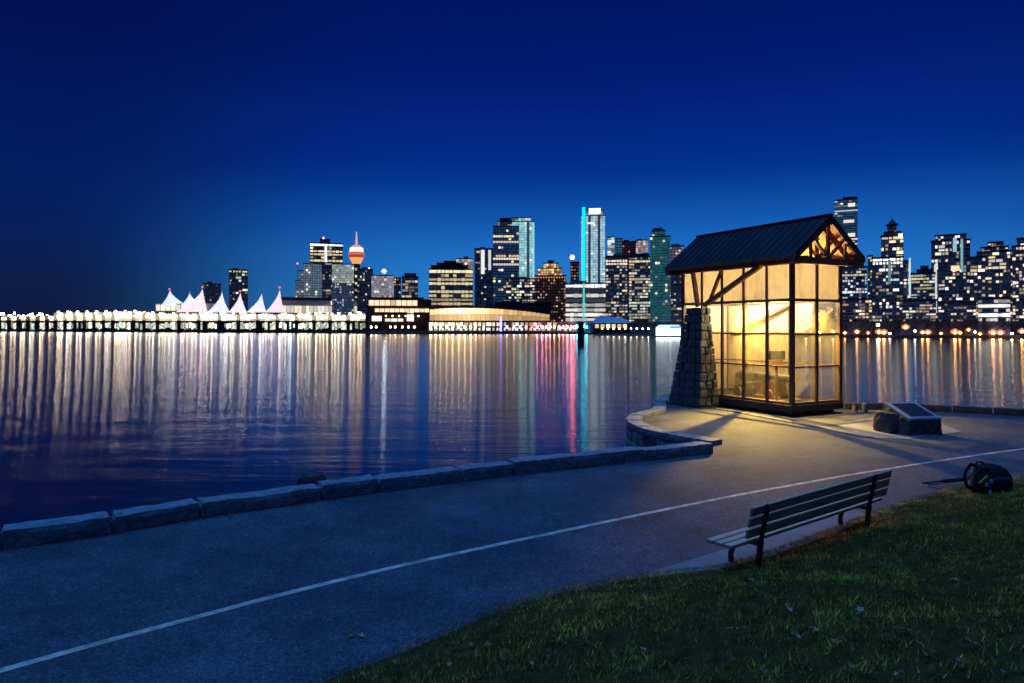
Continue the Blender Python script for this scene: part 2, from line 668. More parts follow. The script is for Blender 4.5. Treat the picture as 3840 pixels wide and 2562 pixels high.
# ---- lawn
GE = [G(*p) for p in [(720, 1568), (900, 1503), (1050, 1440), (1200, 1380), (1400, 1335), (1560, 1312), (1690, 1294), (1900, 1222), (2030, 1170), (2200, 1120), (2350, 1096)]]
GE = [GE[0] + Vector((-9, -8.5, 0)), GE[0] + Vector((-3, -2.8, 0))] + GE + [GE[-1] + Vector((5, 4, 0)), GE[-1] + Vector((20, 12, 0))]
GEs = catmull(GE, 8)
NV = Vector((.66, -.75, 0)).normalized()
gx = np.array([p.x for p in GEs])
gy = np.array([p.y for p in GEs])
UD = Vector((.75, .66, 0)).normalized()
gs = gx * UD.x + gy * UD.y        # along-edge coordinate
gd = gx * NV.x + gy * NV.y        # edge offset coordinate
order = np.argsort(gs)
gs, gd = gs[order], gd[order]
def lawn_sd(s, d):
    """s along the edge, d distance up the slope from the edge"""
    dd = np.interp(s, gs, gd) + d
    x = s * UD.x + dd * NV.x
    y = s * UD.y + dd * NV.y
    dn = np.maximum(d, 0)
    z = .02 + .24 * dn * dn / (dn + .5)
    z = z + .035 * np.sin(s * 1.7 + d * 1.1) * np.minimum(1, dn) + .03 * np.sin(s * .8 - d * 2.3 + 1) * np.minimum(1, dn)
    return x, y, z
UN = Matrix(((UD.x, NV.x), (UD.y, NV.y))).inverted()
def lawn_z(x, y):
    s, q = UN @ Vector((x, y))
    d = q - float(np.interp(s, gs, gd))
    if d < -.02:
        return 0.0
    return float(lawn_sd(np.array(s), np.array(d))[2])
def on_lawn(dx, dy):
    z = 0.0
    for _ in range(12):
        p = G(dx, dy, z)
        z = .5 * z + .5 * lawn_z(p.x, p.y)
    return G(dx, dy, z)
ss = np.linspace(-16, 45, 180)
ds = np.concatenate([np.linspace(-.0, 6, 48), np.linspace(6.3, 30, 16)])
Sg, Dg = np.meshgrid(ss, ds, indexing='ij')
X, Y, Z = lawn_sd(Sg, Dg)
Z = Z + rng.normal(0, .006, Z.shape)
Z[:, 0] = -.01
vv = np.stack([X, Y, Z], -1).reshape(-1, 3)
nj = len(ds)
ff = []
for i in range(len(ss) - 1):
    for j in range(nj - 1):
        a = i * nj + j
        ff.append((a, a + 1, a + nj + 1, a + nj))
me = bpy.data.meshes.new('lawn')
me.from_pydata(vv.tolist(), [], ff)
me.update()
lo_ = bpy.data.objects.new('lawn', me)
COL.objects.link(lo_)
me.materials.append(M['soil'])
me.shade_smooth()
lo_['kind'] = 'structure'
lo_['label'] = 'grassy bank sloping down to the edge of the path'

def grass():
    n = 420000
    s = rng.uniform(-4, 26, n)
    d = rng.uniform(0, 1, n) ** 1.35 * 9 - .06
    x, y, z = lawn_sd(s, d)
    keep = (y > 3.2) & (np.abs(x) < y * .85) & (x > -6)
    s, d, x, y, z = s[keep], d[keep], x[keep], y[keep], z[keep]
    n = len(s)
    # tufts: patchy height and colour
    def nz(a, b, f, o):
        return np.sin(a * f + 1.3 * np.sin(b * f * .9 + o) + o) * np.sin(b * f * 1.2 + 1.1 * np.sin(a * f * .8 - o))
    pat = .5 + .25 * nz(s, d, 2.1, .4) + .25 * nz(s, d, 5.7, 2.) + .15 * nz(s, d, 13., 1.)
    keep = rng.uniform(0, 1, n) < np.clip(.35 + pat, .25, 1)
    s, d, x, y, z, pat = s[keep], d[keep], x[keep], y[keep], z[keep], pat[keep]
    n = len(s)
    h = (.016 + .045 * rng.uniform(0, 1, n) ** 1.6) * (.6 + .8 * np.clip(pat, 0, 1.2)) * np.clip(.55 + d * .5, .5, 1)
    w = .0028 + .0032 * rng.uniform(0, 1, n)
    th = rng.uniform(0, 2 * np.pi, n)
    lean = h * rng.uniform(.15, 1.1, n)
    la = rng.uniform(0, 2 * np.pi, n)
    bx, by = np.cos(th) * w, np.sin(th) * w
    v = np.empty((n, 3, 3), np.float32)
    v[:, 0] = np.stack([x - bx, y - by, z - .006], -1)
    v[:, 1] = np.stack([x + bx, y + by, z - .006], -1)
    v[:, 2] = np.stack([x + np.cos(la) * lean, y + np.sin(la) * lean, z + h], -1)
    me = bpy.data.meshes.new('grass')
    me.vertices.add(n * 3)
    me.vertices.foreach_set('co', v.ravel())
    me.loops.add(n * 3)
    me.loops.foreach_set('vertex_index', np.arange(n * 3, dtype=np.int32))
    me.polygons.add(n)
    me.polygons.foreach_set('loop_start', np.arange(0, n * 3, 3, dtype=np.int32))
    me.update(calc_edges=True)
    dry = np.clip(1.3 - d / .8, 0, 1) * (rng.uniform(0, 1, n) < .75) * np.clip(.35 + pat, 0, 1)
    dry = np.maximum(dry, (rng.uniform(0, 1, n) < .16 + .9 * np.clip(.5 - pat, 0, 1)) * .9)
    g1 = np.array([.10, .15, .010])
    g2 = np.array([.48, .42, .035])
    dr = np.array([.78, .42, .10])
    k = np.clip(pat * 1.1 - .25 + rng.uniform(-.3, .3, n), 0, 1)[:, None]
    hue = np.clip(.5 + .5 * nz(s + 3, d * 1.4, 3.3, 2.7) + rng.uniform(-.45, .45, n), 0, 1)[:, None]
    c = (g1 * (1 - k) + g2 * k)
    c = c * (1 - .75 * hue) + np.array([.60, .29, .05]) * (.35 + .65 * k) * .75 * hue
    c = c * (1 - dry[:, None]) + dr * dry[:, None]
    c *= (rng.uniform(.3, 1.9, n) * np.clip(.4 + 1.2 * pat, .35, 1.7))[:, None]
    col = np.ones((n, 3, 4), np.float32)
    col[:, :, :3] = c[:, None, :]
    at_ = me.color_attributes.new('tint', 'FLOAT_COLOR', 'CORNER')
    at_.data.foreach_set('color', col.ravel())
    m = bpy.data.materials.new('grass_blade')
    m.use_nodes = True
    t = m.node_tree
    p = t.nodes['Principled BSDF']
    p.inputs['Roughness'].default_value = .7
    p.inputs['Specular IOR Level'].default_value = .0
    a = t.nodes.new('ShaderNodeAttribute')
    a.attribute_name = 'tint'
    t.links.new(a.outputs['Color'], p.inputs['Base Color'])
    me.materials.append(m)
    o = bpy.data.objects.new('grass', me)
    COL.objects.link(o)
    o['kind'] = 'stuff'
    o['label'] = 'short patchy green and straw coloured grass on the bank'
grass()

# ================================================================== SEA WALL
def rough_block(p0, p1, n0, n1, z0, z1, nu=7, nv=3, nw=3, amp=.018, seed=0, r=.03, lean=None):
    """block between base points p0,p1 (inner side) and n0,n1 (outer side); a worked, uneven stone"""
    mb = MB()
    idx = {}
    def pos(u, v, w):
        a = p0.lerp(p1, u)
        b = n0.lerp(n1, u)
        q = a.lerp(b, v)
        q = Vector((q.x, q.y, z0 + (z1 - z0) * w))
        if lean:
            q += lean * (w - .5)
        # round the arrises
        L = (p1 - p0).length
        T = (n0 - p0).length
        Hh = z1 - z0
        cu = max(0, 1 - min(u, 1 - u) * L / r)
        cv = max(0, 1 - min(v, 1 - v) * T / r)
        cw = max(0, 1 - min(w, 1 - w) * Hh / r)
        k = max(cu * cv, cu * cw, cv * cw)
        cen = (p0 + p1 + n0 + n1) / 4
        cen = Vector((cen.x, cen.y, (z0 + z1) / 2))
        q = q + (cen - q).normalized() * k * r * .55
        s = Vector((q.x * 3.1 + seed * 7.7, q.y * 3.1, q.z * 4.1))
        q += Vector(mnoise.noise_vector(s)) * amp + Vector(mnoise.noise_vector(s * 3.7)) * amp * .55
        return q
    def gv(i, j, k):
        key = (i, j, k)
        if key not in idx:
            def e(t, n):      # tighter rows near the ends
                x = t / n
                return x
            idx[key] = len(mb.v)
            mb.v.append(tuple(pos(e(i, nu), e(j, nv), e(k, nw))))
        return idx[key]
    for i in range(nu):
        for j in range(nv):
            for k, fl in ((0, True), (nw, False)):
                f = (gv(i, j, k), gv(i + 1, j, k), gv(i + 1, j + 1, k), gv(i, j + 1, k))
                mb.f.append(f[::-1] if fl else f)
        for k in range(nw):
            for j, fl in ((0, False), (nv, True)):
                f = (gv(i, j, k), gv(i + 1, j, k), gv(i + 1, j, k + 1), gv(i, j, k + 1))
                mb.f.append(f[::-1] if fl else f)
    for j in range(nv):
        for k in range(nw):
            for i, fl in ((0, True), (nu, False)):
                f = (gv(i, j, k), gv(i, j + 1, k), gv(i, j + 1, k + 1), gv(i, j, k + 1))
                mb.f.append(f[::-1] if fl else f)
    mb.c = [None] * len(mb.f)
    return mb

sw = thing('sea_wall', 'low wall of long rough granite blocks running along the path edge above the water', 'wall')
for i in range(len(WF) - 1):
    a, b = WF[i], WF[i + 1]
    oa, ob = WO[i], WO[i + 1]
    d = (b - a).normalized()
    L = (b - a).length
    seg = 1 if i > 1 else 2
    for q in range(seg):
        t0, t1 = q / seg, (q + 1) / seg
        g = .014 / L
        p0, p1 = a.lerp(b, t0 + g), a.lerp(b, t1 - g)
        n0, n1 = oa.lerp(ob, t0 + g), oa.lerp(ob, t1 - g)
        hz = .275 + .02 * math.sin(i * 2.3 + q)
        rough_block(p0, p1, n0, n1, -.05, hz, nu=max(6, int(L / seg / .11)), nv=4, nw=4, amp=.017, seed=i * 3 + q, r=.05).build('stone', M['granite'], sw, smooth=False)

bw = thing('bastion_wall', 'curved stone parapet of the paved point bulging into the water beside the glass shelter', 'wall')
# coping stones
cum = [0]
for a, b in zip(rim_s[:-1], rim_s[1:]):
    cum.append(cum[-1] + (b - a).length)
def along(pts, cum, s):
    for i in range(len(pts) - 1):
        if cum[i + 1] >= s:
            t = (s - cum[i]) / max(1e-6, cum[i + 1] - cum[i])
            return pts[i].lerp(pts[i + 1], t)
    return pts[-1].copy()
def nrm_along(pts, cum, s):
    a = along(pts, cum, max(0, s - .25))
    b = along(pts, cum, min(cum[-1], s + .25))
    d = b - a
    d.z = 0
    d.normalize()
    return Vector((d.y, -d.x, 0))       # towards the land (right of travel)
stop = cum[-1] - 4
s = 0.05
k = 0
while s < stop:
    L = random.uniform(.62, 1.0)
    e = s + L
    p0, p1 = along(rim_s, cum, s + .012), along(rim_s, cum, e - .012)
    i0, i1 = nrm_along(rim_s, cum, s), nrm_along(rim_s, cum, e)
    o0, o1 = p0 - i0 * .03, p1 - i1 * .03
    q0, q1 = p0 + i0 * .5, p1 + i1 * .5
    rough_block(q0, q1, o0, o1, -.06, RZ + random.uniform(-.01, .015), nu=5, nv=3, nw=2, amp=.012, seed=k + 50, r=.03).build('coping_stone', M['granite'], bw)
    s = e
    k += 1
# face stones, coursed, down to the water
z = -.07
row = 0
while z > -2.2:
    h = random.uniform(.30, .42)
    s = -.0 + random.uniform(0, .3)
    while s < 11.5:
        L = random.uniform(.42, .8)
        e = min(s + L, cum[-1])
        p0, p1 = along(rim_s, cum, s + .014), along(rim_s, cum, e - .014)
        i0, i1 = nrm_along(rim_s, cum, s), nrm_along(rim_s, cum, e)
        bat0 = .12 * (-z)
        q0, q1 = p0 + i0 * .2, p1 + i1 * .2
        o0, o1 = p0 - i0 * bat0, p1 - i1 * bat0
        rough_block(q0, q1, o0, o1, z - h + .014, z - .014, nu=3, nv=2, nw=3, amp=.013, seed=k, r=.03).build('face_stone', M['dark_stone'] if row > 2 else M['granite'], bw)
        s = e
        k += 1
    z -= h
    row += 1

fw = thing('point_kerb', 'low dark stone kerb along the far edge of the paved point, right of the shelter', 'kerb')
fc = [0]
for a, b in zip(FAR[:-1], FAR[1:]):
    fc.append(fc[-1] + (b - a).length)
s = 0
while s < 17:
    e = s + random.uniform(1.0, 1.5)
    p0, p1 = along(FAR, fc, s + .012), along(FAR, fc, e - .012)
    i0, i1 = nrm_along(FAR, fc, s), nrm_along(FAR, fc, e)
    rough_block(p0 + i0 * .4, p1 + i1 * .4, p0 - i0 * .04, p1 - i1 * .04, -.05, .25 + random.uniform(-.015, .015), nu=5, nv=2, nw=2, amp=.012, seed=k).build('stone', M['dark_stone'], fw)
    s = e
    k += 1

# flush kerb band across the point
kb = thing('kerb_band', 'pale flush band of kerb stones curving across the paving in front of the shelter', 'kerb')
KB = catmull([G(*p) for p in [(1645, 938), (1700, 947), (1800, 966), (1880, 980), (1950, 995), (1995, 1005)]], 6)
kc = [0]
for a, b in zip(KB[:-1], KB[1:]):
    kc.append(kc[-1] + (b - a).length)
s = 0
while s < kc[-1] - .3:
    e = min(s + random.uniform(.7, 1.0), kc[-1])
    p0, p1 = along(KB, kc, s + .01), along(KB, kc, e - .01)
    i0, i1 = nrm_along(KB, kc, s), nrm_along(KB, kc, e)
    rough_block(p0 + i0 * .17, p1 + i1 * .17, p0 - i0 * .17, p1 - i1 * .17, -.05, .03 + random.uniform(-.004, .006), nu=3, nv=2, nw=1, amp=.004, seed=k, r=.02).build('kerb_stone', M['concrete'], kb)
    s = e
    k += 1

def slab(name, pts, z0, z1, m, **tags):
    mb = MB()
    n = len(pts)
    mb.v = [(p.x, p.y, z0) for p in pts] + [(p.x, p.y, z1) for p in pts]
    mb.f = [tuple(range(n, 2 * n))] + [(i, (i + 1) % n, n + (i + 1) % n, n + i) for i in range(n)]
    mb.c = [None] * len(mb.f)
    return mb.build(name, m, **tags)
def Gp(px, py):
    return G(px / K, py / K)
pad_pts = [Gp(835, 424), Gp(866, 438), Gp(906, 439.5), Gp(962, 432), Gp(940, 424), Gp(880, 417)]
slab('monument_pad', pad_pts[::-1] if False else pad_pts, -.02, .012, M['concrete'], kind='structure', label='pale concrete pad set in the paving around the stone plaque')

# rock in the water
rk = MB()
rk.sphere((0, 0, 0), .55, 16, 10, None, .82)
rk.v = [tuple(Vector(q) + Vector(mnoise.noise_vector(Vector(q) * 3.1)) * .09 + Vector((.1 * q[0], 0, 0))) for q in rk.v]
rko = rk.build('rock', M['wet_stone'], label='dark wet rock poking out of the water just beyond the granite wall', category='rock')
rko.location = (-8.15, 27.9, WATER)

# ================================================================== GLASS SHELTER
AZ = R(28)
C0 = G(1818, 957)
WX, LY = 2.63, 5.75
ROWS = [.43, 1.82, 3.04, 4.30, 5.65]
ky = [0, 1.15, 2.30, 3.45, 4.60, 5.75]
kx = [0, 1.315, 2.63]
ks = thing('glass_shelter', 'lit timber and glass gun shelter with dark gabled metal roof on the paved point', 'shelter', (C0.x, C0.y, 0), AZ)
# plinth
mb = MB()
mb.box(-.10, WX + .10, -.10, LY + .05, .17, .42)
mb.build('plinth', M['wet_stone'], ks, bevel=.015)
mb = MB()
mb.box(.12, WX - .12, .15, LY - .1, -.05, .168)
mb.build('footing', M['dark_stone'], ks)
# posts
def post(x, y, w, z0=.42, z1=5.66):
    mb = MB()
    mb.box(x - w / 2, x + w / 2, y - w / 2, y + w / 2, z0, z1)
    mb.build('post', M['frame'], ks, bevel=.008)
for y in ky:
    for x in (0, WX):
        post(x, y, .15 if y in (0, LY) else .10)
post(kx[1], 0, .12)
post(kx[1], LY, .12)
# rails between posts
def rail(a, b, z, h=.07, w=.07):
    mb = MB()
    mb.bar((a[0], a[1], z), (b[0], b[1], z), w, h)
    mb.build('rail', M['frame'], ks)
for z in ROWS[:-1]:
    hh = .10 if z in (ROWS[0], ROWS[3]) else .055
    for x in (0, WX):
        for a, b in zip(ky[:-1], ky[1:]):
            rail((x, a + .06), (x, b - .06), z + (.03 if z == ROWS[0] else 0), hh)
    for y in (0, LY):
        for a, b in zip(kx[:-1], kx[1:]):
            rail((a + .07, y), (b - .07, y), z + (.03 if z == ROWS[0] else 0), hh)
# plates
for x in (0, WX):
    mb = MB()
    mb.box(x - .11, x + .11, -.62, LY + .5, 5.665, 5.87)
    mb.build('wall_plate', M['timber'], ks, bevel=.01)
for y in (-.5, LY + .38):
    mb = MB()
    mb.box(-.62, WX + .62, y - .10, y + .10, 5.60, 5.83)
    mb.build('tie_beam', M['timber'], ks, bevel=.01)
for y in (0.0, LY):
    mb = MB()
    mb.box(.115, WX - .115, y - .08, y + .08, 5.665, 5.82)
    mb.build('tie_beam', M['timber'], ks, bevel=.01)
# panes
def pane(x0, y0, x1, y1, z0, z1, m, name='pane'):
    a, b = Vector((x0, y0, 0)), Vector((x1, y1, 0))
    mb = MB()
    mb.bar((a.x, a.y, (z0 + z1) / 2), (b.x, b.y, (z0 + z1) / 2), .012, z1 - z0)
    mb.build(name, m, ks)
for r in range(4):
    z0, z1 = ROWS[r] + .035, ROWS[r + 1] - .035
    for i in range(5):
        a, b = ky[i] + .05, ky[i + 1] - .05
        pane(0, a, 0, b, z0, z1, M['frosted'] if r == 3 else M['glass'])
        if r == 3 or (r == 2 and i > 0):
            pane(WX, a, WX, b, z0, z1, M['frosted_in'], 'frosted_panel')
        elif r < 2 and i > 1:
            n = 6
            for q in range(n):
                u0 = a + (b - a) * q / n + .006
                u1 = a + (b - a) * (q + 1) / n - .006
                mb = MB()
                mb.box(WX - .02, WX + .02, u0, u1, z0, z1)
                mb.build('board', M['board'], ks)
        else:
            pane(WX, a, WX, b, z0, z1, M['glass'])
    for i in range(2):
        a, b = kx[i] + .06, kx[i + 1] - .06
        pane(a, 0, b, 0, z0, z1, M['frosted'] if r == 3 else M['glass'])
        if r >= 2:
            pane(a, LY, b, LY, z0, z1, M['frosted_in'], 'frosted_panel')
        else:
            for q in range(6):
                u0 = a + (b - a) * q / 6 + .006
                u1 = a + (b - a) * (q + 1) / 6 - .006
                mb = MB()
                mb.box(u0, u1, LY - .02, LY + .02, z0, z1)
                mb.build('board', M['board'], ks)
# inner diagonal braces along the far wall
for (y0, z0), (y1, z1) in (((5.4, 2.95), (2.1, 4.25)), ((1.5, 3.0), (.15, 4.0))):
    mb = MB()
    mb.bar((WX - .14, y0, z0), (WX - .14, y1, z1), .09, .11)
    mb.build('brace', M['timber'], ks, bevel=.008)
# roof
EZ, RZG = 5.93, 7.42
OX, OF, OB = .60, .66, .52
cx = WX / 2
half = cx + OX
th = .07
slope = Vector((half, 0, RZG - EZ))
for sgn in (-1, 1):
    nrmv = Vector((sgn * (RZG - EZ), 0, half)).normalized()
    e = Vector((cx + sgn * half, 0, EZ))
    t = Vector((cx, 0, RZG))
    mb = MB()
    p = [e - nrmv * th, t - nrmv * th, e, t]
    y0, y1 = -OF, LY + OB
    def q(v, y):
        return (v.x, y, v.z)
    mb.hexa([q(e - nrmv * .03, y0), q(t - nrmv * .03, y0), q(t - nrmv * .03, y1), q(e - nrmv * .03, y1),
             q(e, y0), q(t, y0), q(t, y1), q(e, y1)] if sgn < 0 else
            [q(t - nrmv * .03, y0), q(e - nrmv * .03, y0), q(e - nrmv * .03, y1), q(t - nrmv * .03, y1),
             q(t, y0), q(e, y0), q(e, y1), q(t, y1)])
    rs = mb.build('roof', M['metal_roof'], ks)
    n = 18
    for k_ in range(n + 1):
        y = y0 + .02 + (y1 - y0 - .04) * k_ / n
        mb = MB()
        mb.bar(q(e + nrmv * .011, y), q(t + nrmv * .011, y), .03, .022, up=tuple(nrmv))
        mb.build('seam', M['metal_roof'], rs)
    # sarking boards below
    nb = 11
    for k_ in range(nb):
        f0, f1 = k_ / nb, (k_ + 1) / nb
        a = e.lerp(t, f0) - nrmv * .034
        b = e.lerp(t, f1 - .006) - nrmv * .034
        mb = MB()
        pts = [q(a - nrmv * .025, y0 + .03), q(b - nrmv * .025, y0 + .03), q(b - nrmv * .025, y1 - .03), q(a - nrmv * .025, y1 - .03),
               q(a, y0 + .03), q(b, y0 + .03), q(b, y1 - .03), q(a, y1 - .03)]
        if sgn > 0:
            pts = [pts[1], pts[0], pts[3], pts[2], pts[5], pts[4], pts[7], pts[6]]
        mb.hexa(pts)
        mb.build('board', M['ceiling'], rs)
    # rafters
    for y in (-.58, -.02, 1.15, 2.3, 3.45, 4.6, 5.75, 6.15):
        mb = MB()
        w = .11 if y > 0 else .13
        mb.bar(q(e.lerp(t, .02) - nrmv * .145, y), q(t - nrmv * .145, y), w, .16, up=tuple(nrmv))
        mb.build('rafter', M['timber'], ks)
    # fascia
    mb = MB()
    mb.bar(q(e - nrmv * .05 + Vector((sgn * .03, 0, -.05)), y0), q(e - nrmv * .05 + Vector((sgn * .03, 0, -.05)), y1), .04, .17)
    mb.build('fascia', M['timber'], ks)
mb = MB()
mb.bar((cx, -OF - .02, RZG + .02), (cx, LY + OB + .02, RZG + .02), .2, .05)
mb.build('ridge_cap', M['metal_roof'], ks)
mb = MB()
mb.bar((cx, -OF + .04, RZG - .24), (cx, LY + OB - .04, RZG - .24), .12, .2)
mb.build('ridge_beam', M['timber'], ks)
# gable truss members
for y in (-.5, -.02):
    mb = MB()
    mb.box(cx - .06, cx + .06, y - .05, y + .05, 5.835, RZG - .3)
    mb.build('king_post', M['timber'], ks)
    for sg in (-1, 1):
        mb = MB()
        mb.bar((cx + sg * .08, y, 5.9), (cx + sg * .85, y, 6.55), .09, .11, up=(0, 1, 0))
        mb.build('truss_strut', M['timber'], ks)
    if y < -.3:
        for sg in (-1, 1):
            mb = MB()
            mb.box(cx + sg * .95 - .045, cx + sg * .95 + .045, y - .04, y + .04, 5.835, 6.42)
            mb.build('truss_strut', M['timber'], ks)
# eave beam and knee braces on the pier
mb = MB()
mb.box(-.50, -.32, -.6, LY + .45, 5.60, 5.80)
mb.build('eave_beam', M['timber'], ks, bevel=.01)
for a, b, w in (((-.42, 4.05, 4.20), (-.42, 1.1, 5.62), .17), ((-.42, 4.42, 4.15), (-.42, 4.72, 5.60), .15), ((-.16, 4.1, 4.2), (-.06, 3.45, 5.6), .12)):
    mb = MB()
    mb.bar(a, b, w, w)
    mb.build('knee_brace', M['timber'], ks, bevel=.01)
# stone pier
pr = thing('stone_pier', 'battered rough stone pier propping the back corner of the glass shelter', 'pier', (C0.x, C0.y, 0), AZ)
def pier_at(f):      # corner rectangle at height fraction
    return (-1.2 + .56 * f, -.1 + .0 * f, 3.5 + .5 * f, 5.4 - .5 * f)
PH = 4.12
mb = MB()
b0, b1 = pier_at(0), pier_at(1)
g = .07
mb.hexa([(b0[0] + g, b0[2] + g, -1.5), (b0[1] - .02, b0[2] + g, -1.5), (b0[1] - .02, b0[3] - g, -1.5), (b0[0] + g, b0[3] - g, -1.5),
         (b1[0] + g, b1[2] + g, PH - .1), (b1[1] - .02, b1[2] + g, PH - .1), (b1[1] - .02, b1[3] - g, PH - .1), (b1[0] + g, b1[3] - g, PH - .1)])
mb.build('core', M['dark_stone'], pr)
z = -.6
ci = 0
while z < PH - .1:
    h = random.uniform(.27, .38)
    zt = min(z + h, PH)
    f0, f1 = max(z, 0) / PH, zt / PH
    x0, x1, y0, y1 = pier_at((f0 + f1) / 2)
    # front face (towards -y)
    cuts = [x0, x0 + (x1 - x0) * random.uniform(.38, .62), x1] if ci % 2 else [x0, x0 + (x1 - x0) * .33, x0 + (x1 - x0) * random.uniform(.6, .75), x1]
    for a, b in zip(cuts[:-1], cuts[1:]):
        j = random.uniform(-.035, .04)
        sb = rough_block(Vector((a + .012, y0 - .02 - j, 0)), Vector((b - .012, y0 - .02 - j, 0)), Vector((a + .012, y0 + .3, 0)), Vector((b - .012, y0 + .3, 0)), z + .008, zt - .008, 3, 2, 3, .028, ci * 7 + k, r=.04, lean=Vector((.56 * (a - x1) / (x0 - x1), .5, 0)) * ((zt - z) / PH))
        sb.build('stone', M['dark_stone'], pr)
        k += 1
    # left face (towards -x)
    ncut = 3
    cy_ = [y0 + .31] + sorted(random.uniform(y0 + .6, y1 - .3) for _ in range(ncut - 1)) + [y1]
    for a, b in zip(cy_[:-1], cy_[1:]):
        if b - a < .12:
            continue
        j = random.uniform(-.004, .006)
        sb = rough_block(Vector((x0 - j, b - .012, 0)), Vector((x0 - j, a + .012, 0)), Vector((x0 + .25, b - .012, 0)), Vector((x0 + .25, a + .012, 0)), z + .007, zt - .007, 3, 2, 2, .008, ci * 5 + k, r=.02, lean=Vector((.56 * (zt - z) / PH, 0, 0)))
        sb.build('stone', M['dark_stone'], pr)
        k += 1
    z = zt
    ci += 1

# ---- things inside the shelter
KM = Matrix.Translation((C0.x, C0.y, 0)) @ Matrix.Rotation(AZ, 4, 'Z')
def kloc(x, y, z):
    return KM @ Vector((x, y, z))
gun = thing('cannon', 'old cannon on a wooden carriage inside the glass shelter', 'cannon', kloc(1.25, 2.3, .42), AZ)
mb = MB()
prof = [(0, -1.55), (.10, -1.55), (.13, -1.42), (.06, -1.36), (.21, -1.28), (.24, -1.2), (.22, -.7), (.235, -.66), (.2, -.6), (.17, .9), (.155, 1.25), (.20, 1.33), (.19, 1.42), (.09, 1.42)]
mb.lathe([(max(r_, .002), z_) for r_, z_ in prof], (0, 0, 0), 20)
mb.v = [(x, -z_, y + .86) for x, y, z_ in mb.v]
mb.build('barrel', M['iron'], gun, smooth=True)
for sx in (-1, 1):
    mb = MB()
    mb.hexa([(sx * .3 - .05, -.75, .2), (sx * .3 + .05, -.75, .2), (sx * .3 + .05, 1.35, .2), (sx * .3 - .05, 1.35, .2),
             (sx * .3 - .05, -.7, .82), (sx * .3 + .05, -.7, .82), (sx * .3 + .05, 1.35, .45), (sx * .3 - .05, 1.35, .45)])
    mb.build('cheek', M['gold'], gun, bevel=.01)
    for yy in (-.5, 1.1):
        mb = MB()
        mb.tube([(sx * .38, yy, .2), (sx * .48, yy, .2)], .2, 16)
        mb.build('wheel', M['gold'], gun)
for yy in (-.5, 1.1):
    mb = MB()
    mb.bar((-.36, yy, .2), (.36, yy, .2), .09, .09)
    mb.build('axle', M['gold'], gun)
mb = MB()
mb.box(-.75, .75, -1.2, 1.6, .0, .03)
mb.build('base_plate', M['gold'], gun)

sg = thing('information_sign', 'small dark blue sign board on an orange stand inside the shelter', 'sign', kloc(.62, 1.25, .42), AZ + R(-35))
mb = MB()
mb.box(-.33, .33, -.025, .025, 1.62, 1.95)
mb.build('sign_panel', mat('blue_sign', (.01, .016, .10), .9, .2, 10, spec=.05), sg, bevel=.01)
mb = MB()
mb.box(-.25, .25, -.02, .02, 1.40, 1.61)
mb.build('caption_panel', mat('orange_panel', (.55, .25, .07), .6, .2, 8), sg)
mb = MB()
mb.box(-.04, .04, -.03, .03, 0, 1.40)
mb.build('post', M['frame'], sg)
cr = thing('wooden_crate', 'pale slatted wooden box standing behind the cannon in the shelter', 'crate', kloc(1.9, 3.9, .42), AZ)
for q_ in range(4):
    mb = MB()
    mb.box(-.4, .4, -.35, .35, .02 + q_ * .2, .2 + q_ * .2)
    mb.build('slat', M['board'], cr, bevel=.008)

# lamps
def shelter_lamp(name, label, loc, power, colr, spot=None, aim=None, radius=.1):
    t = thing(name, label, 'lamp', kloc(*loc), AZ, 'lamps inside the glass shelter')
    mb = MB()
    mb.lathe([(.03, .34), (.03, .26), (.06, .2), (.06, .16)], (0, 0, 0), 14)
    mb.build('shade', M['iron'], t)
    mb = MB()
    mb.tube([(0, 0, .32), (0, 0, 5.66 - loc[2])], .015, 6)
    mb.build('rod', M['iron'], t)
    mb = MB()
    mb.sphere((0, 0, .09), .07, 10, 6)
    mb.build('bulb', glow_mat('bulb_glow', colr, 6), t, smooth=True)
    ld = bpy.data.lights.new(name + '_light', 'SPOT' if spot else 'POINT')
    ld.energy = power
    ld.color = colr
    ld.shadow_soft_size = radius
    lo_ = bpy.data.objects.new(name + '_light', ld)
    COL.objects.link(lo_)
    p = kloc(loc[0], loc[1], loc[2] - .06)
    lo_.location = p
    if spot:
        ld.spot_size = R(spot)
        ld.spot_blend = 1.0
        v = kloc(*aim) - p
        lo_.rotation_euler = v.to_track_quat('-Z', 'Y').to_euler()
WARM = (1.0, .60, .09)
LAMP = (1.0, .83, .48)
shelter_lamp('hanging_lamp', 'dark hanging lamp lighting the back half of the shelter', (1.35, 3.5, 4.75), 1000, LAMP)
shelter_lamp('hanging_lamp', 'dark hanging lamp over the front half of the shelter', (1.35, 1.1, 5.05), 900, LAMP)
shelter_lamp('added_paving_spot', 'added paving spot behind the long glazed side of the shelter', (.75, 2.75, 4.3), 13000, WARM, 84, (-2.0, -.2, 0), .03)  # added to throw light on the paving and spare the interior walls
shelter_lamp('added_paving_spot', 'added paving spot behind the short glazed front of the shelter', (1.5, .8, 4.3), 4000, WARM, 84, (1.9, -1.7, 0), .03)

# bollards by the corner
for q_, (bx, by) in enumerate(((13.3, 26.5), (13.62, 26.35))):
    mb = MB()
    mb.lathe([(.10, 0), (.095, .3), (.07, .36), (.02, .38)], (0, 0, 0), 10)
    mb.build('bollard', M['granite'], label=['short pale stone bollard nearer the right corner of the shelter', 'short pale stone bollard farther out from the right corner of the shelter'][q_], category='bollard', group='bollards beside the shelter').location = (bx, by, 0)

